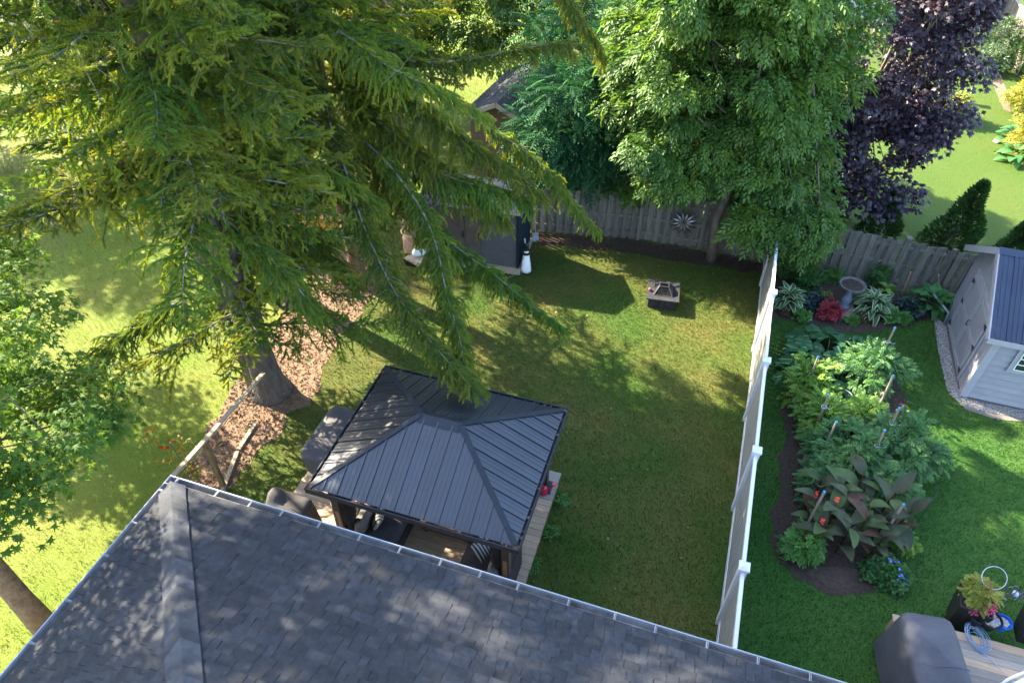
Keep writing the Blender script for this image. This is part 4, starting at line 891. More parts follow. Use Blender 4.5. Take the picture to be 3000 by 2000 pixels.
for s_ in (-1,1):
    MB().bar((s_*HWd,-.02,HEz-.03),(0,-.02,HRz-.03),.03,.13).build('fascia', m_rail, ht)
    for k in range(6):
        y = -.02-random.random()*.2
        while y < HDp:
            w_ = random.choice((.22,.3,.36)); y0, y1 = max(y,-.02), min(y+w_-.006,HDp)
            if y1-y0 > .05:
                t0, t1 = k/6, (k+1)/6+.02; f = lambda t, h: (s_*HWd*(1.02-t*1.02), HEz+(HRz-HEz)*t+h)
                (x0,z0),(x1,z1),(xb,zb) = f(t0,.020),f(min(1,t1),.008),f(t0,.0)
                MB().add([(x0,y0,z0),(x0,y1,z0),(x1,y1,z1),(x1,y0,z1),(xb,y0,zb),(xb,y1,zb)],[(0,1,2,3),(4,5,1,0)]).build('shingle', m_shingle, hr)
            y += w_
q = G(900,690); dpl = drape('covered_pile', (q.x,q.y,0), R(30), 1.9, .9, .7, M('orange_tarp', (.62,.24,.04), (.75,.34,.07), rough=.5, scale=3), 'bright orange tarpaulin over a pile, glimpsed through the spruces', 'tarpaulin', 9, pleat=.06)
q = G(810,520); lp = empty('lattice_panel', q, R(-10), 'pale lilac panel with crossed slats glimpsed between spruce trunks', 'panel')
m_lil = M('pale_lilac_board', (.52,.50,.58), rough=.6, var=.1)
for k in range(7): MB().box(-.8+k*.24,-.8+k*.24+.20,-.015,.015,.0,1.5).build('slat', m_lil, lp)
for k in range(2): MB().box(-.85,.9,-.04,-.018,.3+k*.8,.42+k*.8).build('rail', m_lil, lp)
q = G(1958,385); ty = empty('toy_tower', q, 0, 'blue and orange play tower seen through gaps in the box elder', 'playset')
for x in (-.35,.35):
    for y in (-.3,.3): MB().box(x-.05,x+.05,y-.05,y+.05,0,1.3).build('post', M('toy_blue', (.03,.28,.55), rough=.4), ty)
MB().box(-.42,.42,-.36,.36,.62,.70).build('floor', M('toy_red', (.65,.10,.04), rough=.4), ty)
MB().add([(-.5,-.42,1.28),(.5,-.42,1.28),(.5,.42,1.28),(-.5,.42,1.28),(0,0,1.62)],[(0,1,4),(1,2,4),(2,3,4),(3,0,4),(3,2,1,0)]).build('roof', M('toy_orange', (.75,.25,.05), rough=.4), ty)
MB().add([(.42,-.2,.68),(.42,.2,.68),(1.5,.2,.08),(1.5,-.2,.08)],[(0,1,2,3)]).build('slide', M('toy_yellow', (.75,.5,.06), rough=.4), ty)
# ------------------------------------------------------------------ neighbour's shed
NS = V3(10.44,10.89,0); NR = -R(19.4)
ns = empty('garden_shed', NS, NR, 'light grey wooden shed with dark blue metal roof at the right edge', 'shed')
NM = Matrix.Translation(NS) @ Matrix.Rotation(NR, 4, 'Z'); NMi = NM.inverted()
def ray(px, py): return V3(px-1500, 2000*_c+(1000-py)*_s, -2000*_s+(1000-py)*_c)
def on_plane(px, py, axis, val, Mi=None):           # photo pixel on a local plane of the shed
    Mi = Mi or NMi; o = Mi @ V3(0,0,CAM_H); d = Mi.to_3x3() @ ray(px, py); t = (val-o[axis])/d[axis]; return o+d*t
m_shed = M('grey_shed_paint', (.235,.225,.245), (.275,.265,.285), rough=.65, scale=4, objvar=.04, bump=.1, bscale=30)
m_shedt = M('pale_trim_paint', (.30,.295,.31), rough=.6, var=.06, objvar=.03)
m_bluemetal = M('blue_roof_metal', (.018,.026,.050), (.028,.038,.066), rough=.45, scale=2, spec=.45, objvar=.1)
WD, LN, EV, RG = 3.14, 4.2, 1.98, 3.07
RB = WD/2; pit = (RG-EV)/(RB+.22)
zw = lambda b: EV+pit*(.22+min(b, WD-b))-.05
# gable wall of vertical boards
k = 0; b = 0.0
while b < WD-.01:
    b1 = min(b+.2, WD); mid = [b, b1] if not (b < RB < b1) else [b, RB, b1]
    pts = [(0,b+.002,.08),(0,b1-.002,.08)]+[(0,min(max(x,b+.002),b1-.002),zw(x)) for x in reversed(mid)]
    n = len(pts); mb = MB().add([(x,y,z) for x,y,z in pts]+[(x+.025,y,z) for x,y,z in pts], [tuple(reversed(range(n)))]+[(i,(i+1)%n,n+(i+1)%n,n+i) for i in range(n)])
    mb.build('wall_board', m_shed, ns); b = b1
z = .08; i = 0
while z < EV-.02:
    z1 = min(z+.175, EV-.02)
    MB().add([(.03,-.034,z),(LN,-.034,z),(LN,.004,z1),(.03,.004,z1),(.03,.02,z),(LN,.02,z)],[(0,1,2,3),(0,4,5,1)]).build('siding_board', m_shed, ns); z = z1
MB().box(.03,LN,.022,WD-.03,.02,EV-.04).build('wall_core', m_shed, ns)
MB().box(-.03,.13,-.052,-.036,.06,EV+.06).build('corner_trim', m_shedt, ns); MB().box(-.034,-.002,-.03,.12,.06,EV+.08).build('corner_trim', m_shedt, ns)
# doors
for y0, y1 in ((.56,1.50),(1.51,2.45)):
    d = MB().box(-.040,-.003,y0,y1,.16,1.80).build('door', m_shed, ns)
    for zz in (.16,.90,1.68): MB().box(-.055,-.041,y0+.005,y1-.005,zz,zz+.12).build('rail_trim', m_shedt, d)
    for yy in (y0,y1-.10): MB().box(-.0555,-.0412,yy+.002,yy+.098,.282,1.678).build('stile_trim', m_shedt, d)
    for zz in (.30,1.0,1.62):
        yy = y0+.02 if y0 < 1 else y1-.02; s_ = 1 if y0 < 1 else -1
        MB().add([(-.064,yy,zz-.06),(-.064,yy,zz+.06),(-.064,yy+s_*.16,zz)],[(0,1,2)]).bar((-.066,yy-s_*.02,zz-.06),(-.066,yy-s_*.02,zz+.06),.03,.012,up=(1,0,0)).build('hinge', m_dk, d)
MB().tube([(-.06,1.46,.98),(-.10,1.46,1.0),(-.10,1.46,1.12),(-.06,1.46,1.14)],.012,6).build('door_handle', m_dk, ns)
for y0 in (.44,2.46): MB().box(-.036,-.004,y0,y0+.10,.10,1.92).build('door_frame', m_shedt, ns)
MB().box(-.036,-.004,.54,2.46,1.81,1.92).build('door_frame', m_shedt, ns)
# window on the near wall
wl = on_plane(2967,1078,1,-.02); x0 = wl.x; z0 = max(.9, wl.z)
wn_ = MB().box(x0-.10,x0+.95,-.060,-.030,z0-.10,z0+.75).build('window', m_shedt, ns)
MB().box(x0,x0+.85,-.066,-.061,z0,z0+.65).build('pane', M('shed_glass', (.015,.018,.022), rough=.08, spec=.8), wn_)
for i in range(5): MB().box(x0-.01+i*.212,x0+.012+i*.212,-.076,-.067,z0-.01,z0+.66).build('glazing_bar', m_white, wn_)
for i in range(5): MB().box(x0-.01,x0+.86,-.078,-.0672,z0-.01+i*.16,z0+.012+i*.16).build('glazing_bar', m_white, wn_)
# roof
for s_ in (0,1):
    f = lambda b: b if s_ == 0 else WD-b
    sl_ = MB().add([(-.24,f(-.22),EV-.01),(LN+.2,f(-.22),EV-.01),(LN+.2,RB,RG-.01),(-.24,RB,RG-.01)],[(0,1,2,3)]).build('roof', m_bluemetal, ns)
    x = -.24
    while x < LN:
        p = MB(); x1 = x+.298
        p.add([(x,f(-.25),EV+.008),(x1,f(-.25),EV+.008),(x1,RB,RG+.008),(x,RB,RG+.008)],[(0,1,2,3)])
        for xx, hh in ((x+.015,.022),(x+.11,.012),(x+.205,.012)): p.bar((xx,f(-.25),EV+.008+hh/2),(xx,RB,RG+.008+hh/2),.024,hh)
        p.build('roof_panel', m_bluemetal, sl_); x += .30
    MB().bar((-.255,f(-.25),EV-.065),(-.255,RB,RG-.065),.03,.15).build('rake_trim', m_shedt, ns)
MB().bar((-.25,-.262,EV-.075),(LN+.2,-.262,EV-.075),.02,.13).build('eave_trim', m_shedt, ns)
MB().add([(-.26,RB-.14,RG-.055),(LN+.2,RB-.14,RG-.055),(LN+.2,RB,RG+.045),(-.26,RB,RG+.045),(LN+.2,RB+.14,RG-.055),(-.26,RB+.14,RG-.055)],[(0,1,2,3),(3,2,4,5)]).build('ridge_cap', m_bluemetal, ns)
dp = MB().tube([tuple(NMi @ G(2735,862,.55)), (-.12,WD-.5,.42), (-.08,WD-.5,.05)], .03, 7); dp.build('downpipe', m_alum, ns, smooth=True)
# gravel strip (pebbles are countless)
m_grav = M('gravel_base', (.15,.125,.10), (.26,.225,.19), rough=.9, scale=30, bump=1, bscale=60, coords='World')
sheet('gravel_strip', PN(G(2740,935),G(2760,1045),G(2793,1165),G(2830,1202),G(2920,1230),(13.5,9.9),(13.6,10.2),(10.5,10.95),(11.5,13.8),(11.2,13.95)), .016, m_grav)
m_peb = LEAF('pebble', [(.10,.08,.065),(.20,.17,.145),(.30,.27,.24),(.40,.37,.34)], rough=.8, trans=.0)
def pebbles(polyline, wd, n, seed):
    r = np.random.default_rng(seed); T = np.array([(1,0,0),(0,1,0),(-1,0,0),(0,-1,0),(.2,.1,.75),(-.2,-.1,.75)])*.5; F = np.array([(0,1,4),(1,5,4),(1,2,5),(2,3,5),(3,4,5),(3,0,4)])
    pl = np.array([tuple(p)[:2] for p in polyline]); sg = np.linalg.norm(np.diff(pl, axis=0), axis=1); i = r.choice(len(sg), n, p=sg/sg.sum()); t = r.random(n)
    c = pl[i]+(pl[i+1]-pl[i])*t[:, None]; d = unit(pl[i+1]-pl[i]); c += np.stack([-d[:, 1], d[:, 0]], -1)*r.uniform(-wd/2, wd/2, n)[:, None]
    P = np.column_stack([c, np.full(n, .018)]); a = r.uniform(0, 6.28, n); X = np.column_stack([np.cos(a), np.sin(a), 0*a]); Y = np.column_stack([-np.sin(a), np.cos(a), 0*a]); Z = np.tile([0, 0, 1.], (n, 1))
    return stamp(T, F, P, X, Y, Z, r.uniform(.02, .055, n), r.random(n))
V, F, rr = pebbles([(11.33,13.9),(10.75,12.3),(10.36,11.0),(10.45,10.75),(10.75,10.55),(13.4,9.85)], .26, 9000, 3)
link('gravel', npmesh('gravel', V, F, m_peb, rr), kind='stuff', label='pale pebble gravel around the grey shed', cat='gravel')
# ------------------------------------------------------------------ flower bed and vegetable bed
sheet('flower_bed', rough(PN((7.05,16.1),WF[0]+V3(.1,0,0),(6.45,13.72),(6.85,13.72),(7.2,13.57),(7.9,13.30),(8.5,13.13),(9.35,13.18),(10.15,13.40),(11.15,13.62),(11.5,13.95),(11.9,14.35),(10.4,14.98),(8.7,15.66)), .05), .012, m_soil)
sheet('vegetable_bed', rough(PN(*[G(*q) for q in ((2310,1085),(2296,1200),(2290,1400),(2262,1500),(2248,1570),(2268,1640),(2330,1695),(2420,1730),(2530,1735),(2620,1690),(2645,1600),(2650,1480),(2660,1350),(2650,1200),(2640,1090),(2540,1010),(2420,1010))]), .05), .012, m_soil)
q = G(2450,1690); sheet('bare_soil_patch', PN(*[(q.x+.42*math.cos(a)*(1+.3*math.sin(3*a)+.15*math.sin(7*a)), q.y+.26*math.sin(a)*(1+.2*math.cos(2*a))) for a in np.linspace(0,6.1,18)]), .016, M('dry_soil', (.055,.037,.028), (.095,.066,.05), rough=.95, scale=12, bump=.8, bscale=60, coords='World'))
def blade_mesh(name, L, W, arch, mats, n=6, edge=0.0, cup=.15, shape=.5):
    V = []; F = []; mi = []; rn = []
    for i in range(n+1):
        t = i/n; wd = W/2*math.sin(math.pi*min(1, max(0.02, t**shape*.97)))**.8; x = L*t*(1-.18*t*arch); z = L*(arch*.62*t-arch*1.05*t*t)
        for s_ in (-1,-1+edge,0,1-edge,1) if edge else (-1,0,1): V.append((x, s_*wd, z+abs(s_)*wd*cup)); rn.append(.5)
    k = 5 if edge else 3
    for i in range(n):
        for j in range(k-1): F.append((i*k+j,(i+1)*k+j,(i+1)*k+j+1,i*k+j+1)); mi.append(1 if edge and j in (0, k-2) else 0)
    me = bpy.data.meshes.new(name); me.from_pydata(V, [], F)
    for m in mats: me.materials.append(m)
    me.polygons.foreach_set('material_index', mi); me.polygons.foreach_set('use_smooth', [True]*len(F))
    a = me.attributes.new('rnd','FLOAT','POINT'); a.data.foreach_set('value', rn); me.update(); return me
def GREEN(name, c, rough=.5, trans=.25, spec=.35, objvar=.22, transc=(1.5,1.5,.7)): return M(name, c, rough=rough, var=.18, scale=9, objvar=objvar, spec=spec, trans=trans, transc=transc)
m_hosta = GREEN('hosta_green', (.050,.125,.040)); m_hw = GREEN('hosta_white', (.42,.46,.28)); m_hg = GREEN('hosta_plain', (.045,.14,.035))
hv = [blade_mesh('hosta_leaf', .34, .15, a, [m_hosta, m_hw], edge=.34) for a in (.5,.85,1.15)]
hg = [blade_mesh('hosta_leaf', .38, .24, a, [m_hg], cup=.1) for a in (.45,.8,1.1)]
def rosette(name, loc, label, cat, meshes, n, r0, h0, tilt, scale=(.8,1.15), seed=0, leafname='leaf', group=None):
    rd = random.Random(seed); o = empty(name, loc, 0, label, cat, group)
    for i in range(n):
        t = (i+.5)/n; a = i*2.39996+rd.uniform(-.3,.3); rr = r0*math.sqrt(t)
        l = bpy.data.objects.new(leafname, rd.choice(meshes)); COL.objects.link(l); l.parent = o; s_ = rd.uniform(*scale); l.scale = (s_,s_,s_)
        l.location = (rr*math.cos(a), rr*math.sin(a), h0*(1-.65*t)+rd.uniform(-.02,.02)); l.rotation_euler = (rd.uniform(-.25,.25), -R(tilt*(1-t*1.15)+rd.uniform(-10,10)), a)
    return o
rosette('hosta', G(2548,915), 'large white-edged hosta right of the bird bath', 'hosta', hv, 70, .28, .42, 55, (.9,1.35), 1)
rosette('hosta', G(2305,895), 'white-edged hosta beside the white fence', 'hosta', hv, 48, .22, .36, 55, (.85,1.25), 2)
rosette('hosta', G(2718,905), 'plain green broad-leaved hosta beside the shed corner', 'hosta', hg, 40, .30, .42, 50, (.9,1.3), 3)
rosette('umbrella_plant', G(2585,872), 'light green plant with one big palmate leaf behind the bird bath hosta', 'plant', [blade_mesh('umbrella_leaf', .24,.13,.35,[GREEN('lime_leaf',(.13,.26,.05))])], 7, .03, .45, 12, (.9,1.1), 4)
TR = T_maple(.075,.85)                                 # roundish small leaf
TO = T_compound(3,.07,.06,.035)
m_dkpl = LEAF('dark_coral_bells', [(.012,.026,.026),(.020,.040,.036),(.030,.055,.048)], trans=.15, transc=(1.2,1.2,.9))
m_limepl = LEAF('fresh_leaf', [(.055,.15,.03),(.085,.21,.04),(.12,.27,.06)], trans=.3)
m_redpl = LEAF('crimson_leaf', [(.10,.006,.014),(.20,.014,.026),(.33,.035,.045),(.50,.16,.13)], trans=.22, transc=(1.5,.5,.5))
m_brpl = LEAF('brownish_leaf', [(.055,.040,.018),(.085,.062,.025),(.11,.10,.03)], trans=.25)
m_midpl = LEAF('garden_leaf', [(.025,.085,.022),(.042,.125,.028),(.065,.165,.032)], trans=.3)
m_yelpl = LEAF('yellow_green_leaf', [(.11,.17,.025),(.18,.23,.035),(.25,.27,.045),(.28,.14,.04)], trans=.3, transc=(1.3,1.3,.6))
m_tom = LEAF('tomato_leaf', [(.038,.105,.040),(.055,.145,.046),(.080,.185,.055),(.15,.26,.06)], trans=.32, transc=(1.5,1.5,.7))
m_tomy = LEAF('pale_tomato_leaf', [(.075,.17,.03),(.11,.22,.035),(.16,.28,.045),(.26,.34,.05)], trans=.35, transc=(1.5,1.5,.6))
m_stem = M('green_stem', (.10,.16,.05), rough=.6)
def bush(name, loc, rad, label, cat, T, mat, nsub, per, rsub, seed, size=(.8,1.2), droop=.3, stem=True, group=None, lift=.9):
    o = empty(name, loc, 0, label, cat, group); l = Vector(loc)
    if stem: MB().tube([(0,0,0),(.01,0,rad[2]*.5),(0,.01,rad[2])], [.02,.015,.006], 5).build('stem', m_stem, o)
    crown(o, [(l.x,l.y,l.z+rad[2]*lift,*rad)], nsub, per, rsub, T, mat, seed, size=size, droop=droop, shell=.35, name='foliage', zcut=.02)
    return o
bush('coral_bells', G(2385,905), (.34,.30,.22), 'dark blackish coral bells left of the crimson plant', 'plant', TR, m_dkpl, 30, 26, .15, 201)
bush('coral_bells', G(2665,915), (.42,.30,.22), 'dark blackish coral bells between the large hosta and the shed', 'plant', TR, m_dkpl, 36, 26, .15, 202)
bush('crimson_coleus', G(2425,930), (.27,.27,.26), 'round crimson coleus in front of the bird bath', 'plant', TO, m_redpl, 46, 34, .09, 203, size=(.6,.95))
bush('green_clump', G(2342,935), (.22,.20,.15), 'fresh green clump below the fence hosta', 'plant', TR, m_limepl, 24, 22, .09, 204, size=(.7,1))
bush('green_clump', G(2492,948), (.16,.14,.11), 'small lime clump at the foot of the stone slabs', 'plant', TO, m_limepl, 16, 20, .07, 205, size=(.6,.9))
bush('green_clump', G(2603,938), (.26,.22,.19), 'fresh green clump right of the large hosta', 'plant', TR, m_limepl, 28, 22, .10, 206, size=(.7,1))
bush('green_clump', G(2640,945), (.17,.15,.14), 'small leafy green clump at the bed edge below the dark plants', 'plant', TO, m_limepl, 18, 20, .08, 207, size=(.6,.9))
bush('brown_sedum', G(2308,920), (.20,.16,.14), 'brownish fading plant in front of the fence hosta', 'plant', TO, m_brpl, 20, 24, .08, 208, size=(.5,.8))
bush('brown_sedum', G(2520,942), (.20,.15,.14), 'brownish fading plant in front of the large hosta', 'plant', TO, m_brpl, 20, 24, .08, 209, size=(.5,.8))
bush('yellow_shrub', G(2418,880), (.14,.12,.16), 'yellowish small plant left of the bird bath pedestal', 'plant', TO, m_yelpl, 14, 18, .08, 210, size=(.6,.9))
bush('fern_plant', G(2440,825), (.28,.2,.24), 'mid green tuft against the fence behind the bird bath', 'plant', TO, m_limepl, 18, 24, .12, 211)
bush('tall_perennial', G(2560,845), (.22,.18,.45), 'tall blue-green perennial against the fence right of the bird bath', 'plant', TO, m_midpl, 26, 26, .13, 212)
bush('vine_mass', G(2320,800), (.55,.45,.85), 'leafy green vine climbing inside the fence corner', 'vine', TC, m_elder, 46, 34, .22, 213, size=(.7,1.1))
bush('blue_flower_leaf', G(2360,850), (.35,.28,.30), 'mid green perennial with grey flower spikes in the fence corner', 'plant', TO, m_midpl, 30, 26, .14, 214)
# bird bath
m_conc = M('blue_grey_concrete', (.08,.105,.14), (.15,.18,.22), rough=.85, scale=12, bump=.6, bscale=40)
m_rim = M('mossy_rim', (.085,.08,.075), (.15,.145,.14), rough=.9, scale=12, bump=.5, bscale=50)
bb_ = empty('bird_bath', G(2468,905), 0, 'blue-grey stone bird bath with wide bowl on a slab', 'bird bath')
MB().box(-.28,.26,-.20,.22,0,.09).build('slab', m_rail, bb_); MB().box(-.20,.30,-.42,-.21,0,.06).build('slab', m_rail, bb_)
MB().lathe([(.17,.09),(.17,.13),(.13,.16),(.10,.24),(.135,.33),(.12,.40),(.075,.50),(.085,.58),(.06,.66),(.10,.72)],18).build('pedestal', m_conc, bb_, smooth=True)
MB().lathe([(.10,.70),(.25,.76),(.335,.82),(.335,.845),(.30,.845),(.26,.80),(.10,.775)],26).build('bowl', m_rim, bb_, smooth=True)
MB().lathe([(.10,.772),(.262,.812),(.10,.815)],24).build('water', M('murky_water', (.03,.022,.018), (.07,.05,.04), rough=.25, scale=14), bb_)
# stakes
m_stake = M('stake_wood', (.16,.125,.095), (.25,.205,.16), rough=.85, scale=6, stretch=(6,6,.6)); m_tip = M('blue_paint', (.07,.22,.42), rough=.5, var=.08); m_twine = M('white_twine', (.5,.5,.62), rough=.8)
def stake(top, base, label, tip=True, w_=.032, tie=None, mat=None):
    t, b = Vector(top), Vector(base); o = empty('garden_stake', b, 0, label, 'stake', 'wooden stakes in the beds'); d = t-b
    MB().bar((0,0,0), d, w_, w_, up=(0,1,0)).build('shaft', mat or m_stake, o)
    if tip: MB().bar(d*.985, d*1.01, w_+.006, w_+.006, up=(0,1,0)).build('painted_tip', m_tip, o)
    if tie:
        c = d*tie; mb = MB(); mb.tube([c+V3(.05*math.cos(a),.05*math.sin(a),.01*math.sin(3*a)) for a in np.linspace(0,6.6,14)],.006,4); mb.tube([c+V3(.05,0,0),c+V3(.12,-.03,-.05),c+V3(.17,-.02,-.02)],.004,4); mb.build('twine', m_twine, o)
for px, z, dx, lab, tie in (((2622,960),1.5,-.02,'blue-tipped stake at the top right corner of the vegetable bed',.72),((2397,1045),1.4,.02,'blue-tipped stake at the left of the bed among yellowish leaves',.62),((2617,1100),1.5,.05,'tall bare blue-tipped stake in the gap right of the wire ring',None),((2427,1157),1.4,.05,'blue-tipped stake just left of the wire ring',.75),((2635,1195),1.5,.06,'blue-tipped stake at the right edge of the tomatoes',.7),((2450,1236),1.3,.0,'blue-tipped stake nearly buried in the middle of the tomatoes',None),((2592,1260),1.5,.04,'blue-tipped stake at the lower right of the tomatoes',.7),((2415,1440),1.5,-.02,'weathered stake leaning over the bright green pepper plant',None),((2647,1477),1.4,-.02,'blue-tipped stake at the right of the canna leaves',None)):
    p = G(*px,z); stake(p, (p.x+dx,p.y-.03,0), lab, tie=tie)
stake(G(2585,1150,.6), G(2570,1180), 'short grey stump of a stake behind the tall bare stake', tip=False, w_=.06)
m_red_w = M('reddish_stake', (.33,.18,.13), (.42,.25,.18), rough=.8)
stake(G(2668,797,1.3), G(2640,868), 'thin reddish stake leaning against the wooden fence', tip=False, w_=.028, mat=m_red_w)
stake(G(2750,805,1.2), G(2748,862), 'thin reddish stake by the shed downpipe', tip=False, w_=.026, mat=m_red_w)
o = empty('green_garden_pole', G(2652,1585), 0, 'thin dark green pole leaning out over the neighbour lawn', 'pole'); MB().tube([(0,0,0),G(2748,1440,1.0)-G(2652,1585)],.013,6).build('shaft', M('green_plastic', (.008,.05,.03), rough=.4), o); MB().lathe([(.02,0),(.02,.05),(.012,.06)],8).build('foot', m_dk, o)
# squash, tomatoes, canna
m_sq = GREEN('squash_leaf_green', (.036,.115,.042), rough=.55)
def lobed(name, L, mats, seed):
    V, F = T_maple(L, .72); me = bpy.data.meshes.new(name); me.from_pydata([tuple(v) for v in V], [], [tuple(int(i) for i in f) for f in F]); me.materials.append(mats); return me
sq = [lobed('squash_leaf', .42, m_sq, 0), lobed('squash_leaf', .36, m_sq, 1)]
def field(name, loc, label, cat, meshes, n, rx, ry, h, seed, tilt=25, leafname='leaf', scale=(.7,1.15), stemh=True):
    rd = random.Random(seed); o = empty(name, loc, 0, label, cat)
    for i in range(n):
        t = math.sqrt((i+.5)/n); a = i*2.39996; x, y = rx*t*math.cos(a)+rd.uniform(-.06,.06), ry*t*math.sin(a)+rd.uniform(-.06,.06); z = h*(1-.55*t*t)+rd.uniform(-.10,.08)
        l = bpy.data.objects.new(leafname, rd.choice(meshes)); COL.objects.link(l); l.parent = o; s_ = rd.uniform(*scale); l.scale = (s_,)*3; l.location = (x,y,z); l.rotation_euler = (rd.uniform(-.35,.35), R(rd.uniform(-5,tilt)), a+rd.uniform(-.5,.5))
    mb = MB()
    for i in range(9): a = i*.7; mb.tube([(0,0,0),(rx*.3*math.cos(a),ry*.3*math.sin(a),h*.5),(rx*.65*math.cos(a),ry*.65*math.sin(a),h*.72)],[.014,.011,.007],5)
    mb.build('stems', m_stem, o); return o
field('squash_plant', (7.75,12.15,0), 'broad-leaved dark green squash plant at the top of the vegetable bed', 'squash', sq, 60, .95, .62, .62, 31)
field('squash_plant', (6.95,11.6,0), 'smaller dark squash plant at the left end of the vegetable bed', 'squash', sq, 26, .45, .5, .45, 32)
field('squash_plant', (7.75,11.2,0), 'mid green squash leaves beside the wire ring', 'squash', sq, 26, .5, .4, .45, 33, scale=(.55,.9))
TT = T_compound(7,.16,.065,.036)
for i, (x, y, rad, mt, lab, ns_) in enumerate(((6.75,10.75,(.50,.55,.62),m_tomy,'yellowish tomato plant at the upper left of the bed',60),(8.35,11.2,(.72,.62,.72),m_tom,'dense tomato plant at the upper right of the bed',85),(6.75,9.75,(.52,.60,.55),m_tomy,'light green tomato plant left of the wire ring',60),(6.95,8.75,(.85,.75,.68),m_tom,'sprawling tomato plant in the lower left of the bed',110),(8.05,9.0,(.78,.80,.70),m_tom,'tomato plant spilling over the right bed edge',100),(7.55,9.75,(.45,.40,.55),m_tomy,'pale tomato plant in the middle right of the bed',44),(6.35,8.15,(.5,.45,.5),m_tom,'bluish green tomato plant above the canna',50),(7.35,8.05,(.6,.45,.55),m_tom,'tomato plant behind the canna leaves',60))):
    b = bush('tomato_plant', (x,y,0), rad, lab, 'tomato plant', TT, mt, ns_, 26, .20, 230+i, size=(.75,1.15), lift=.85)
    if i in (0,2,5):
        for k in range(3): MB().lathe([(.005,-.03),(.028,-.012),(.03,.01),(.008,.03)],9).build('tomato', M('tomato_fruit', (.55,.20,.03), rough=.35), b, smooth=True, loc=(random.uniform(-.35,.35),-rad[1]*.8,random.uniform(.3,.7)))
o = empty('wire_ring', G(2467,1160,.55)-V3(0,0,.55), 0, 'thin white wire tomato cage ring over bare soil', 'wire cage')
for z, r_ in ((.55,.24),(.25,.19)): MB().tube([(r_*math.cos(a),r_*math.sin(a),z) for a in np.linspace(0,6.2832,30)],.006,4,cap=False).build('hoop', m_twine, o)
for a in (0,2.1,4.2): MB().tube([(.24*math.cos(a),.24*math.sin(a),.55),(.14*math.cos(a),.14*math.sin(a),0)],.005,4).build('leg', m_twine, o)
m_can = M('canna_leaf_bronze', (.026,.034,.018), (.058,.066,.034), rough=.6, scale=3, objvar=.35, spec=.2, trans=.10, transc=(1.5,1.1,.5)); m_can2 = M('canna_leaf_maroon', (.036,.018,.012), (.075,.042,.02), rough=.6, spec=.2, scale=3, objvar=.3, trans=.12, transc=(1.6,.9,.4)); m_can3 = M('canna_leaf_green', (.045,.075,.022), (.08,.115,.04), rough=.6, spec=.2, scale=3, objvar=.25, trans=.2)
cm = [blade_mesh('canna_leaf', .60,.25,a,[m],n=8,cup=.22,shape=.8) for a, m in ((.3,m_can),(.6,m_can),(.9,m_can),(.4,m_can3),(.8,m_can3),(.5,m_can2),(.7,m_can))]
cl = empty('canna_clump', (6.42,7.25,0), 0, 'clump of big bronze canna leaves at the lower end of the vegetable bed', 'canna')
rd = random.Random(5)
for i in range(15):
    a = i*2.4; rr_ = .78*math.sqrt((i+.5)/15); x, y = rr_*math.cos(a)*1.1, rr_*math.sin(a)*.80; h = rd.uniform(.7,1.15)
    MB().tube([(x,y,0),(x*1.05,y*1.05,h*.6),(x*1.12,y*1.12,h)],[.02,.016,.01],6).build('stem', m_can2, cl)
    for j in range(6):
        l = bpy.data.objects.new('leaf', rd.choice(cm)); COL.objects.link(l); l.parent = cl; s_ = rd.uniform(.65,1.1); l.scale = (s_,)*3; t = .3+.13*j
        l.location = (x*(1+.12*t),y*(1+.12*t),h*t); l.rotation_euler = (rd.uniform(-.3,.3), R(-62+rd.uniform(-5,52)), a+j*2.6+rd.uniform(-.4,.4))
    if i in (4,9,12):
        f = MB()
        for k in range(12): q = V3(x*1.15+rd.uniform(-.03,.03),y*1.15+rd.uniform(-.03,.03),h+.12+rd.uniform(-.07,.08)); f.add([q,q+V3(.02,.005,.015),q+V3(.005,.02,.02),q+V3(-.015,.012,.0)],[(0,1,2,3)])
        f.build('flower', M('red_flower', (.75,.05,.03), rough=.5), cl)
b = bush('pepper_plant', G(2337,1610), (.34,.30,.30), 'bright lime-green pepper plant left of the canna', 'plant', T_compound(5,.11,.085,.045), m_limepl, 50, 26, .12, 260, size=(.8,1.1))
for k in range(4): MB().lathe([(.004,-.05),(.016,-.02),(.02,.02),(.006,.04)],7).build('pepper', m_red, b, loc=(random.uniform(-.1,.15),-.3,random.uniform(.06,.2)))
b = bush('blue_lobelia', G(2585,1690), (.42,.36,.20), 'low mounded plant with small blue flowers at the bed corner', 'plant', TR, m_midpl, 60, 26, .12, 261, size=(.7,1))
f = MB(); lo_ = Vector(b.location)
for k in range(40):
    a, t = random.uniform(-1.2,1.2), random.uniform(.4,1.0); q = V3(.42*t*math.cos(a),.36*t*math.sin(a),.36-.22*t*t); s_ = .018
    f.add([q+V3(-s_,-s_,.01),q+V3(s_,-s_,.015),q+V3(s_,s_,.01),q+V3(-s_,s_,.015)],[(0,1,2,3)])
f.build('flowers', M('blue_flower', (.16,.20,.75), rough=.5), b, kind='stuff')
bush('sprig', G(2640,1600), (.2,.18,.2), 'pale green leafy sprig at the right tip of the canna bed', 'plant', TT, m_tomy, 16, 20, .10, 262, size=(.6,.9))
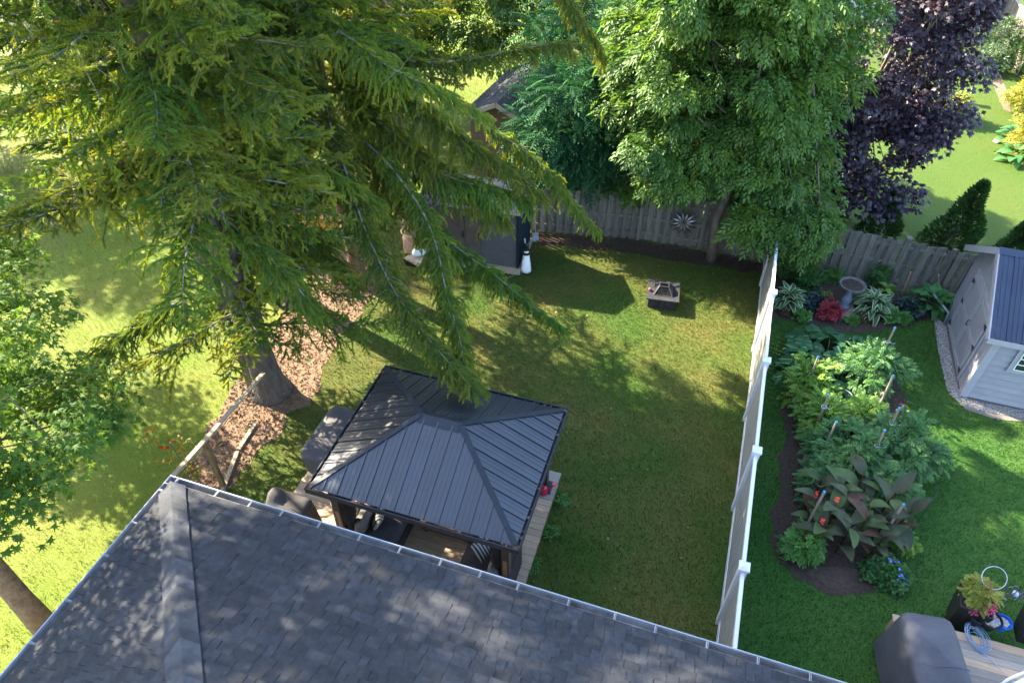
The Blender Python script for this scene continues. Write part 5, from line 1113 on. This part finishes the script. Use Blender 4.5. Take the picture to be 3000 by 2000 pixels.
# ------------------------------------------------------------------ neighbour's deck, bottom right
ND = V3(7.37,5.13,0); NDR = R(-17.5); DZ2 = .45
nd = empty('neighbour_deck', ND, NDR, 'weathered brown deck at the bottom right corner', 'deck')
for k in range(22):
    y1 = .03-k*.142; MB().box(-.95+random.uniform(-.006,.006),3.4,y1-.137,y1,DZ2-.035,DZ2+random.uniform(-.002,.002)).build('deck_board', m_deckgrey if k % 3 else m_deck, nd)
MB().box(-.92,3.38,-3.1,.01,.0,DZ2-.04).build('deck_frame', m_skirt, nd)
o = drape('covered_barbecue', (6.42,4.42,.10), R(-10), .80, 1.28, 1.22, m_cover3, 'large barbecue under a slate-grey pleated cover on the bottom right deck', 'covered grill', 11, taper=.06, pleat=.03, sag=-.06)
MB().box(-.05,.35,-.14,.14,.0,.30).build('paving_block', M('cream_stone', (.48,.44,.38), rough=.9, scale=6, bump=.4), None, loc=G(2608,1945), rz=R(-15), label='cream stone block on the grass beside the covered barbecue', cat='block')
def planter(loc, rz, w0, w1, h, label):
    o = empty('planter_box', loc, rz, label, 'planter'); m = m_dk; t = .03
    for a in range(4):
        c, s_ = math.cos(a*math.pi/2), math.sin(a*math.pi/2); rot = lambda x, y, z: (c*x-s_*y, s_*x+c*y, z)
        MB().add([rot(-w0,-w0,0),rot(w0,-w0,0),rot(w1,-w1,h),rot(-w1,-w1,h),rot(-w1+t,-w1+t,h),rot(w1-t,-w1+t,h),rot(w0-t,-w0+t,.02),rot(-w0+t,-w0+t,.02)],[(0,1,2,3),(3,2,5,4),(4,5,6,7)]).build('side', m, o)
    MB().box(-w1+t,w1-t,-w1+t,w1-t,h-.10,h-.06).build('soil', m_soil, o); return o
pp = G(2848,1772,.62); planter((pp.x,pp.y,.02), R(-28), .17, .25, .78, 'black tapered planter box with yellow foliage and pink begonias')
bush('yellow_coleus', (pp.x+.03,pp.y+.10,.72), (.25,.20,.22), 'yellow-green feathery foliage plant in the black planter', 'plant', TT, m_yelpl, 40, 22, .09, 270, size=(.6,.95), stem=False)
b = bush('pink_begonia', (pp.x+.02,pp.y-.13,.72), (.17,.10,.09), 'pink begonias at the front of the black planter', 'plant', TO, M('x_begonia','' or (.06,.03,.03)) if False else LEAF('begonia_flower', [(.06,.05,.03),(.35,.05,.10),(.62,.10,.20),(.75,.25,.32)], trans=.25), 22, 20, .06, 271, size=(.5,.9), stem=False)
o = empty('wire_hoop', (pp.x+.22,pp.y+.2,.75), 0, 'thin pale wire hoop standing above the yellow foliage', 'hoop'); MB().tube([(.21*math.cos(a),.14*math.sin(a),.42+.12*math.sin(a)) for a in np.linspace(0,6.2832,30)],.006,4,cap=False).build('ring', m_twine, o); MB().tube([(-.2,0,.42),(-.12,-.05,0)],.005,4).build('leg', m_twine, o)
def pot(loc, r0, r1, h, mat, label, stones=None, name='plant_pot'):
    o = empty(name, loc, 0, label, 'pot' if name != 'bucket' else 'bucket'); MB().lathe([(r0,0),(r1,h),(r1+.012,h),(r1+.012,h-.03),(r1-.012,h),(r1-.02,h-.06),(.02,h-.07)],20).build('body', mat, o, smooth=False)
    if stones:
        for k in range(stones):
            a = k*2.4; rr_ = (r1-.04)*math.sqrt((k+.5)/stones); s_ = random.uniform(.7,1.15)
            MB().lathe([(.008,-.02),(.026*s_,-.008),(.028*s_,.008),(.01,.022)],7).build('stone', m_stone, o, smooth=True, loc=(rr_*math.cos(a),rr_*math.sin(a),h-.045+random.uniform(0,.02)))
    return o
m_stone = M('river_stone', (.36,.31,.26), (.52,.47,.41), rough=.8, objvar=.25)
m_pot = M('black_pot', (.018,.020,.022), rough=.5); m_bkt = M('blue_bucket', (.01,.13,.60), rough=.35, var=.1)
p = G(2900,1815,.62); pot((p.x,p.y,DZ2), .12,.17,.22, m_pot, 'black pot filled with pale stones on the deck edge', 40)
p = G(2937,1823,.60); pot((p.x,p.y,DZ2), .09,.125,.20, m_bkt, 'bright blue bucket filled with pale stones', 28, name='bucket')
p = G(2862,1812,.60); pot((p.x,p.y,DZ2), .075,.10,.20, m_pot, 'small empty black pot between the planter and the stone pot')
m_hose = M('blue_hose', (.16,.28,.45), (.32,.42,.55), rough=.35, scale=3, trans=.2)
o = empty('hose_coil', (*G(2858,1872,DZ2).xy,DZ2), 0, 'coil of thin light blue hose on the deck boards', 'hose'); rd = random.Random(3)
for k in range(11):
    a0 = rd.uniform(0,6.28); rx, ry = rd.uniform(.08,.17), rd.uniform(.13,.26); cx, cy = rd.uniform(-.05,.05), rd.uniform(-.06,.06)
    MB().tube([(cx+rx*math.cos(a+a0),cy+ry*math.sin(a+a0),.012+.008*k*.5+.01*math.sin(2*a)) for a in np.linspace(0,6.5,28)],.0042,5).build('loop', m_hose, o, smooth=True)
MB().tube([(.02,-.2,.01),(.12,-.4,.01),(.30,-.75,.01),(.42,-1.1,.01)],.004,4).build('tail', m_twine, o)
pp = G(3015,1850,.55); planter((pp.x,pp.y,.40), R(-20), .15, .22, .55, 'second black planter cut off by the right edge of the picture')
q = G(2965,1800); o = empty('wire_spinner', (8.63,5.72,0), 0, 'grey wire butterfly garden ornament on a rod at the right edge', 'ornament')
m_wire = M('grey_wire', (.16,.15,.16), rough=.5, metal=.4)
for sx_ in (-1,1):
    for (cx,cz,rx,rz_2) in ((.10,.72,.06,.14),(.17,.70,.05,.13),(.10,.50,.07,.10),(.18,.45,.05,.10)):
        MB().tube([(sx_*(cx+rx*math.cos(a)),.02*math.cos(a),cz+rz_2*math.sin(a)) for a in np.linspace(0,6.2832,18)],.009,5,cap=False).build('wing_loop', m_wire, o)
MB().lathe([(.01,.55),(.05,.58),(.06,.61),(.05,.64),(.01,.67)],12).build('glass_ball', M('clear_glass', (.45,.5,.6), rough=.1, spec=.8), o, smooth=True); MB().tube([(0,0,0),(0,0,.56)],.008,5).build('rod', m_wire, o)
p = G(2975,1992,.95); o = empty('patio_chair', (p.x+.10,p.y-.22,DZ2), R(-70), 'white patio chair arm showing at the bottom right corner', 'chair')
MB().box(-.24,.24,-.24,.24,.40,.43).build('seat', m_white, o)
for s_ in (-1,1):
    MB().tube([(s_*.27,-.22,.0),(s_*.28,-.20,.60),(s_*.27,-.05,.66),(s_*.26,.20,.65),(s_*.25,.26,.5)],.02,7).build('arm', m_white, o, smooth=True); MB().tube([(s_*.24,.24,0),(s_*.24,.26,.5),(s_*.23,.30,.95)],.02,7).build('leg', m_white, o, smooth=True)
for k in range(5): MB().box(-.22+k*.095,-.22+k*.095+.06,.27,.29,.45,.95).build('back_slat', m_white, o)
# ------------------------------------------------------------------ beyond the wooden fence
m_cedar = LEAF('cedar_green', [(.020,.060,.014),(.032,.085,.018),(.055,.115,.020)], trans=.2)
TCe = (np.array([(0,0,0),(.05,.022,0),(.12,0,.0),(.05,-.022,0),(.05,0,.022)]), np.array([(0,1,2),(0,2,3),(0,4,2)]))
def cedar(loc, h, r, label, seed, mat=m_cedar, n=5200, name='cedar', cat='shrub', lean=(0,0)):
    o = empty(name, loc, 0, label, cat); MB().tube([(0,0,0),(lean[0]*.5,lean[1]*.5,h*.5),(lean[0],lean[1],h*.97)],[.05,.03,.006],6).build('trunk', m_bark, o)
    g = np.random.default_rng(seed); t = g.random(n)**1.3; a = g.uniform(0,6.28,n); rr_ = r*(1-t)**.8*(.72+.28*np.sin(a*3+t*9))*(.55+.45*g.random(n)**.4)
    P = np.column_stack([rr_*np.cos(a)+lean[0]*t, rr_*np.sin(a)+lean[1]*t, t*h+.05]); D = unit(np.column_stack([np.cos(a), np.sin(a), g.uniform(.3,1.2,n)])+g.normal(0,.3,(n,3))); X, Y, Z = frames(D, g.uniform(0,6.28,n))
    V, F, q = stamp(TCe[0], TCe[1], P, X, Y, Z, g.uniform(.8,1.4,n), np.clip(g.normal(.45,.25,n),0,1)); link('foliage', npmesh('foliage', V, F, mat, q), o); return o
q = G(2775,728); tp = GY(2870,560,q.y); cedar((q.x,q.y,0), 2.15, .85, 'pointed dark cedar behind the wooden fence near the grey shed', 301, lean=(.1,0))
q = G(2958,740); cedar((q.x,q.y,0), .95, .40, 'small twin-tipped cedar behind the ridge of the grey shed', 302, n=1800)
cedar((11.0,17.3,0), 1.7, .7, 'clipped dark cedar stump under the purple maple', 303, n=2600)
q = G(2975,215); cedar((q.x+.5,q.y,0), 3.2, 1.5, 'wide blue-green cedar at the right edge beyond the lawn', 304, n=6000)
q = G(3000,120); cedar((q.x+.3,q.y,0), 3.4, 1.3, 'tall upright cedar in the upper right corner', 305, n=5000)
m_feath = LEAF('feathery_green', [(.05,.085,.035),(.075,.12,.05),(.10,.15,.07)], trans=.25)
for i, (px, rad, lab) in enumerate((((2905,170),(1.0,.9,1.0),'feathery grey-green shrub along the far grey fence'),((2880,215),(.75,.7,.6),'low feathery shrub in front of the far fence shrub'))):
    bush('feathery_shrub', G(*px), rad, lab, 'shrub', TO, m_feath, 40, 40, .35, 310+i, size=(1.2,2.0))
m_gold = LEAF('golden_leaf', [(.15,.17,.02),(.24,.24,.03),(.33,.30,.045)], trans=.35, transc=(1.3,1.2,.6))
for i, (px, rad, lab) in enumerate((((3010,330),(.85,1.0,.8),'golden-leaved shrub at the right edge, upper one'),((3025,455),(.75,.9,.7),'golden-leaved shrub at the right edge, lower one'),((2775,345),(.5,.4,.5),'golden shrub glowing beside the purple maple'))):
    bush('golden_shrub', G(*px), rad, lab, 'shrub', TC, m_gold if i != 2 else m_yelpl, 46, 44, .3, 320+i, size=(.8,1.3))
rosette('hosta', G(2962,415), 'dark hosta at the edge of the far lawn below the golden shrub', 'hosta', hg, 18, .3, .4, 40, (1.2,1.6), 7)
rosette('hosta', G(2968,470), 'second dark hosta further down the far lawn edge', 'hosta', hg, 18, .3, .4, 40, (1.2,1.6), 8)
sheet('bark_path', PN(G(2895,195),G(2925,205),G(2952,270),G(2962,330),G(2940,320),G(2918,270)), .004, m_mulch)
# far grey fence, brown fence, brick house, deck rail post
f2 = empty('far_fence', G(2890,40), 0, 'tall weathered grey fence at the far end of the right lawn', 'fence'); a, b = G(2890,40), V3(22.2,30.0,0); d = b-a; n = int(d.length/.24)
for k in range(n):
    p = d*(k/n); q = d*((k+.93)/n); MB().bar(p+V3(0,0,.9), q+V3(0,0,.9), .025, 1.75+random.uniform(-.03,.03)).build('fence_board', m_fence, f2)
MB().bar(V3(0,0,1.81), d+V3(0,0,1.81), .14, .04).build('top_rail', m_rail, f2)
f3 = empty('brown_fence', G(2820,38)+V3(.3,1.2,0), 0, 'brown board fence closing the far end of the lawn', 'fence'); m_f3 = M('brown_fence_wood', (.20,.12,.07), (.30,.19,.12), rough=.9, scale=4, stretch=(6,6,.6), objvar=.15)
for k in range(12): MB().box(k*.2,k*.2+.19,0,.025,0,1.8).build('fence_board', m_f3, f3)
bh = empty('brick_house', (19.5,37.2,0), R(-17), 'pale brick house wall partly hidden behind the purple maple', 'house'); m_brick = M('pale_brick', (.38,.32,.29), (.52,.46,.42), rough=.9, scale=8, objvar=.14)
MB().box(-5,4.3,.06,6,0,5).build('wall', M('mortar', (.42,.40,.38), rough=.95), bh)
bme = MB().box(0,.385,0,.06,0,.155).mesh('brick', m_brick)
for r_ in range(16):
    for k in range(8):
        x = 4.3-(k+1)*.40+(.2 if r_ % 2 else 0)
        if x+.385 <= 4.31: o = link('brick', bme, bh); o.location = (x,-.002,.02+r_*.17)
MB().add([(-5.3,-.4,5),(4.7,-.4,5),(4.7,6.4,5),(-5.3,6.4,5),(-2.2,3,6.8),(1.6,3,6.8)],[(0,1,5,4),(1,2,5),(2,3,4,5),(3,0,4)]).build('roof', m_roofback, bh)
q = G(2755,285); o = empty('deck_rail', q, R(-18), 'wooden deck railing post with flat cap beside the purple maple', 'railing')
MB().box(-.10,.10,-.10,.10,0,1.05).build('post', m_rail, o); MB().box(-.17,.17,-.17,.17,1.05,1.11).build('post_cap', m_vinyl, o)
MB().box(-2.2,-.11,-.05,.05,.92,1.0).build('top_rail', m_rail, o)
for k in range(12): MB().box(-2.1+k*.165,-2.05+k*.165,-.025,.025,.1,.918).build('baluster', m_rail, o)
# sapling with red and yellow leaves by the net rail
q = G(560,1420); sp = empty('red_leaf_sapling', (q.x,q.y,0), 0, 'young maple sapling turning orange and red at the house corner', 'sapling'); MB().tube([(0,0,0),(.03,.02,.8),(.0,.0,1.5)],[.02,.015,.006],6).build('stem', m_barkg, sp)
m_aut = LEAF('autumn_leaf', [(.22,.035,.012),(.30,.085,.018),(.30,.21,.025),(.19,.24,.03),(.10,.20,.025)], trans=.4, transc=(1.3,1.1,.6))
crown(sp, [(q.x+.05,q.y,.9,.34,.32,.45),(q.x-.3,q.y+.15,1.4,.2,.2,.2)], 26, 9, .18, T_maple(.10,.5), m_aut, 330, cr=.75)
# ------------------------------------------------------------------ grass blades and fallen leaves
def inpoly(P, poly):
    x, y = P[:, 0], P[:, 1]; c = np.zeros(len(P), bool); n = len(poly)
    for i in range(n):
        (x0, y0), (x1, y1) = poly[i], poly[(i+1) % n]
        if y0 == y1: continue
        c ^= ((y0 > y) != (y1 > y)) & (x < (x1-x0)*(y-y0)/(y1-y0)+x0)
    return c
def poly_of(o):
    me = bpy.data.objects[o].data; return [(v.co.x, v.co.y) for v in me.vertices]
def rect(o, x0, x1, y0, y1):
    Mx = Matrix.Translation(o.location) @ Matrix.Rotation(o.rotation_euler.z, 4, 'Z'); return [tuple((Mx @ V3(a, b, 0)).xy) for a, b in ((x0,y0),(x1,y0),(x1,y1),(x0,y1))]
EX = [poly_of(n) for n in ('mulch_bed','fence_mulch','flower_bed','vegetable_bed','gravel_strip','bark_path')]+[rect(deck,-3.15,1.74,-2.75,1.56), rect(nd,-.95,3.4,-3,.02), rect(house,.4,16,-9,-.4), rect(sh,-.1,SW,-.1,SD), rect(ns,0,LN,0,WD), rect(fp,-.36,.36,-.36,.36)]
GB = (np.array([(-.5,0,0),(.5,0,0),(.12,.28,.62),(.0,.75,1.0)]), np.array([(0,1,2),(0,2,3)]))
def grass(name, poly, dens, mat, label, seed, h=(.035,.065), view=True):
    r = np.random.default_rng(seed); A = np.array(poly); lo, hi = A.min(0), A.max(0); n = int((hi-lo).prod()*dens)
    P = np.column_stack([r.uniform(lo[0], hi[0], n), r.uniform(lo[1], hi[1], n)]); P = P[inpoly(P, poly)]
    z = -CAM_H; D = _c*P[:, 1]-_s*z; X_ = 1500+2000*P[:, 0]/D; Y_ = 1000-2000*(_s*P[:, 1]+_c*z)/D
    P = P[(X_ > -250) & (X_ < 3250) & (Y_ > -150) & (Y_ < 2200)]
    for e in EX: P = P[~inpoly(P, e)]
    n = len(P); a = r.uniform(0, 6.28, n); c, s = np.cos(a), np.sin(a); hh = r.uniform(*h, n)
    X = np.column_stack([c, s, 0*c])*r.uniform(.18, .32, n)[:, None]; Y = np.column_stack([-s, c, 0*c])*r.uniform(.2, 1.1, n)[:, None]; Z = np.tile([0, 0, 1.], (n, 1))
    V, F, rr = stamp(GB[0], GB[1], np.column_stack([P, np.full(n, .003)]), X, Y, Z, hh, r.random(n))
    link(name, npmesh(name, V, F, mat, rr), kind='stuff', label=label, cat='grass')
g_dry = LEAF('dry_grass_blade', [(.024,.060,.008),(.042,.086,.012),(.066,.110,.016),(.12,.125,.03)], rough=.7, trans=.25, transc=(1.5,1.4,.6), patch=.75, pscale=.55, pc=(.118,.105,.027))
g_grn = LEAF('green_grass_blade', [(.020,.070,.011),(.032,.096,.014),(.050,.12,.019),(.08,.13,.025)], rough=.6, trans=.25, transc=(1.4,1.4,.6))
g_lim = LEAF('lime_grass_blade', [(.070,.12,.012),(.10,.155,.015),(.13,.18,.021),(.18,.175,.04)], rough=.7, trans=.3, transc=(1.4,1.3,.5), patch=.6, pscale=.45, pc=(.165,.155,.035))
grass('yard_grass', poly_of('yard_lawn'), 900, g_dry, 'mown dry yellow-green grass of the centre lawn', 1)
grass('neighbour_grass', poly_of('neighbour_lawn'), 900, g_grn, 'lush deep green grass right of the white fence', 2)
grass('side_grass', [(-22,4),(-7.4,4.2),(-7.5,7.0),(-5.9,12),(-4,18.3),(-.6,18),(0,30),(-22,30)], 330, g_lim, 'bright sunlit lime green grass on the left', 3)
grass('far_grass', poly_of('back_lawn'), 60, g_lim, 'sunlit grass beyond the wooden fence', 4, h=(.03,.055))
# weeds along the deck edge
for i, (px, lab) in enumerate((((1648,1470),'leafy weed at the deck side below the watering can'),((1610,1560),'leafy weed halfway along the deck side'),((1560,1660),'leafy weed by the deck corner next to the gutter'))):
    bush('weed', G(*px), (.08,.10,.07), lab, 'weed', TO, m_limepl, 10, 12, .07, 400+i, size=(.7,1.1), stem=False)
# fallen leaves on the lawn
r = np.random.default_rng(9); n = 170; P = np.column_stack([r.uniform(-3.5,6.2,n), r.uniform(5,17.3,n)]); P = P[inpoly(P, poly_of('yard_lawn'))]
for e in EX: P = P[~inpoly(P, e)]
n = len(P); D = unit(np.column_stack([r.normal(0,1,(n,2)), r.normal(0,.15,n)])); X, Y, Z = frames(D, r.normal(0,.3,n))
V, F, rr = stamp(TM[0], TM[1], np.column_stack([P, np.full(n,.05)]), X, Y, Z, r.uniform(.2,.5,n), r.random(n))
link('fallen_leaves', npmesh('fallen_leaves', V, F, LEAF('fallen_leaf', [(.14,.10,.03),(.20,.16,.05),(.13,.07,.03),(.24,.22,.13)], trans=.2), rr), kind='stuff', label='small fallen leaves scattered on the centre lawn', cat='leaves')

# loose bark chips on the mulch bed and along the fence
def chips(name, poly, n, mat, label, seed):
    r = np.random.default_rng(seed); A = np.array(poly); lo, hi = A.min(0), A.max(0); P = np.column_stack([r.uniform(lo[0], hi[0], n), r.uniform(lo[1], hi[1], n)]); P = P[inpoly(P, poly)]; n = len(P)
    T = np.array([(-.5,-.18,.0),(.5,-.12,.02),(.45,.16,.05),(-.4,.2,.06)]); F = np.array([(0,1,2),(0,2,3)])
    D = unit(np.column_stack([r.normal(0,1,(n,2)), r.normal(0,.25,n)])); X, Y, Z = frames(D, r.normal(1.57,.5,n)); fl = Z[:, 2] < 0; Y[fl] *= -1; Z[fl] *= -1
    V, F, rr = stamp(T, F, np.column_stack([P, np.full(n, .02)]), X, Y, Z, r.uniform(.02,.065,n), r.random(n)); link(name, npmesh(name, V, F, mat, rr), kind='stuff', label=label, cat='mulch')
chips('bark_chips', poly_of('mulch_bed'), 16000, LEAF('bark_chip', [(.07,.04,.024),(.14,.085,.052),(.22,.145,.09),(.30,.21,.14)], trans=0, rough=.9), 'reddish bark chips and needles under the spruces', 5)
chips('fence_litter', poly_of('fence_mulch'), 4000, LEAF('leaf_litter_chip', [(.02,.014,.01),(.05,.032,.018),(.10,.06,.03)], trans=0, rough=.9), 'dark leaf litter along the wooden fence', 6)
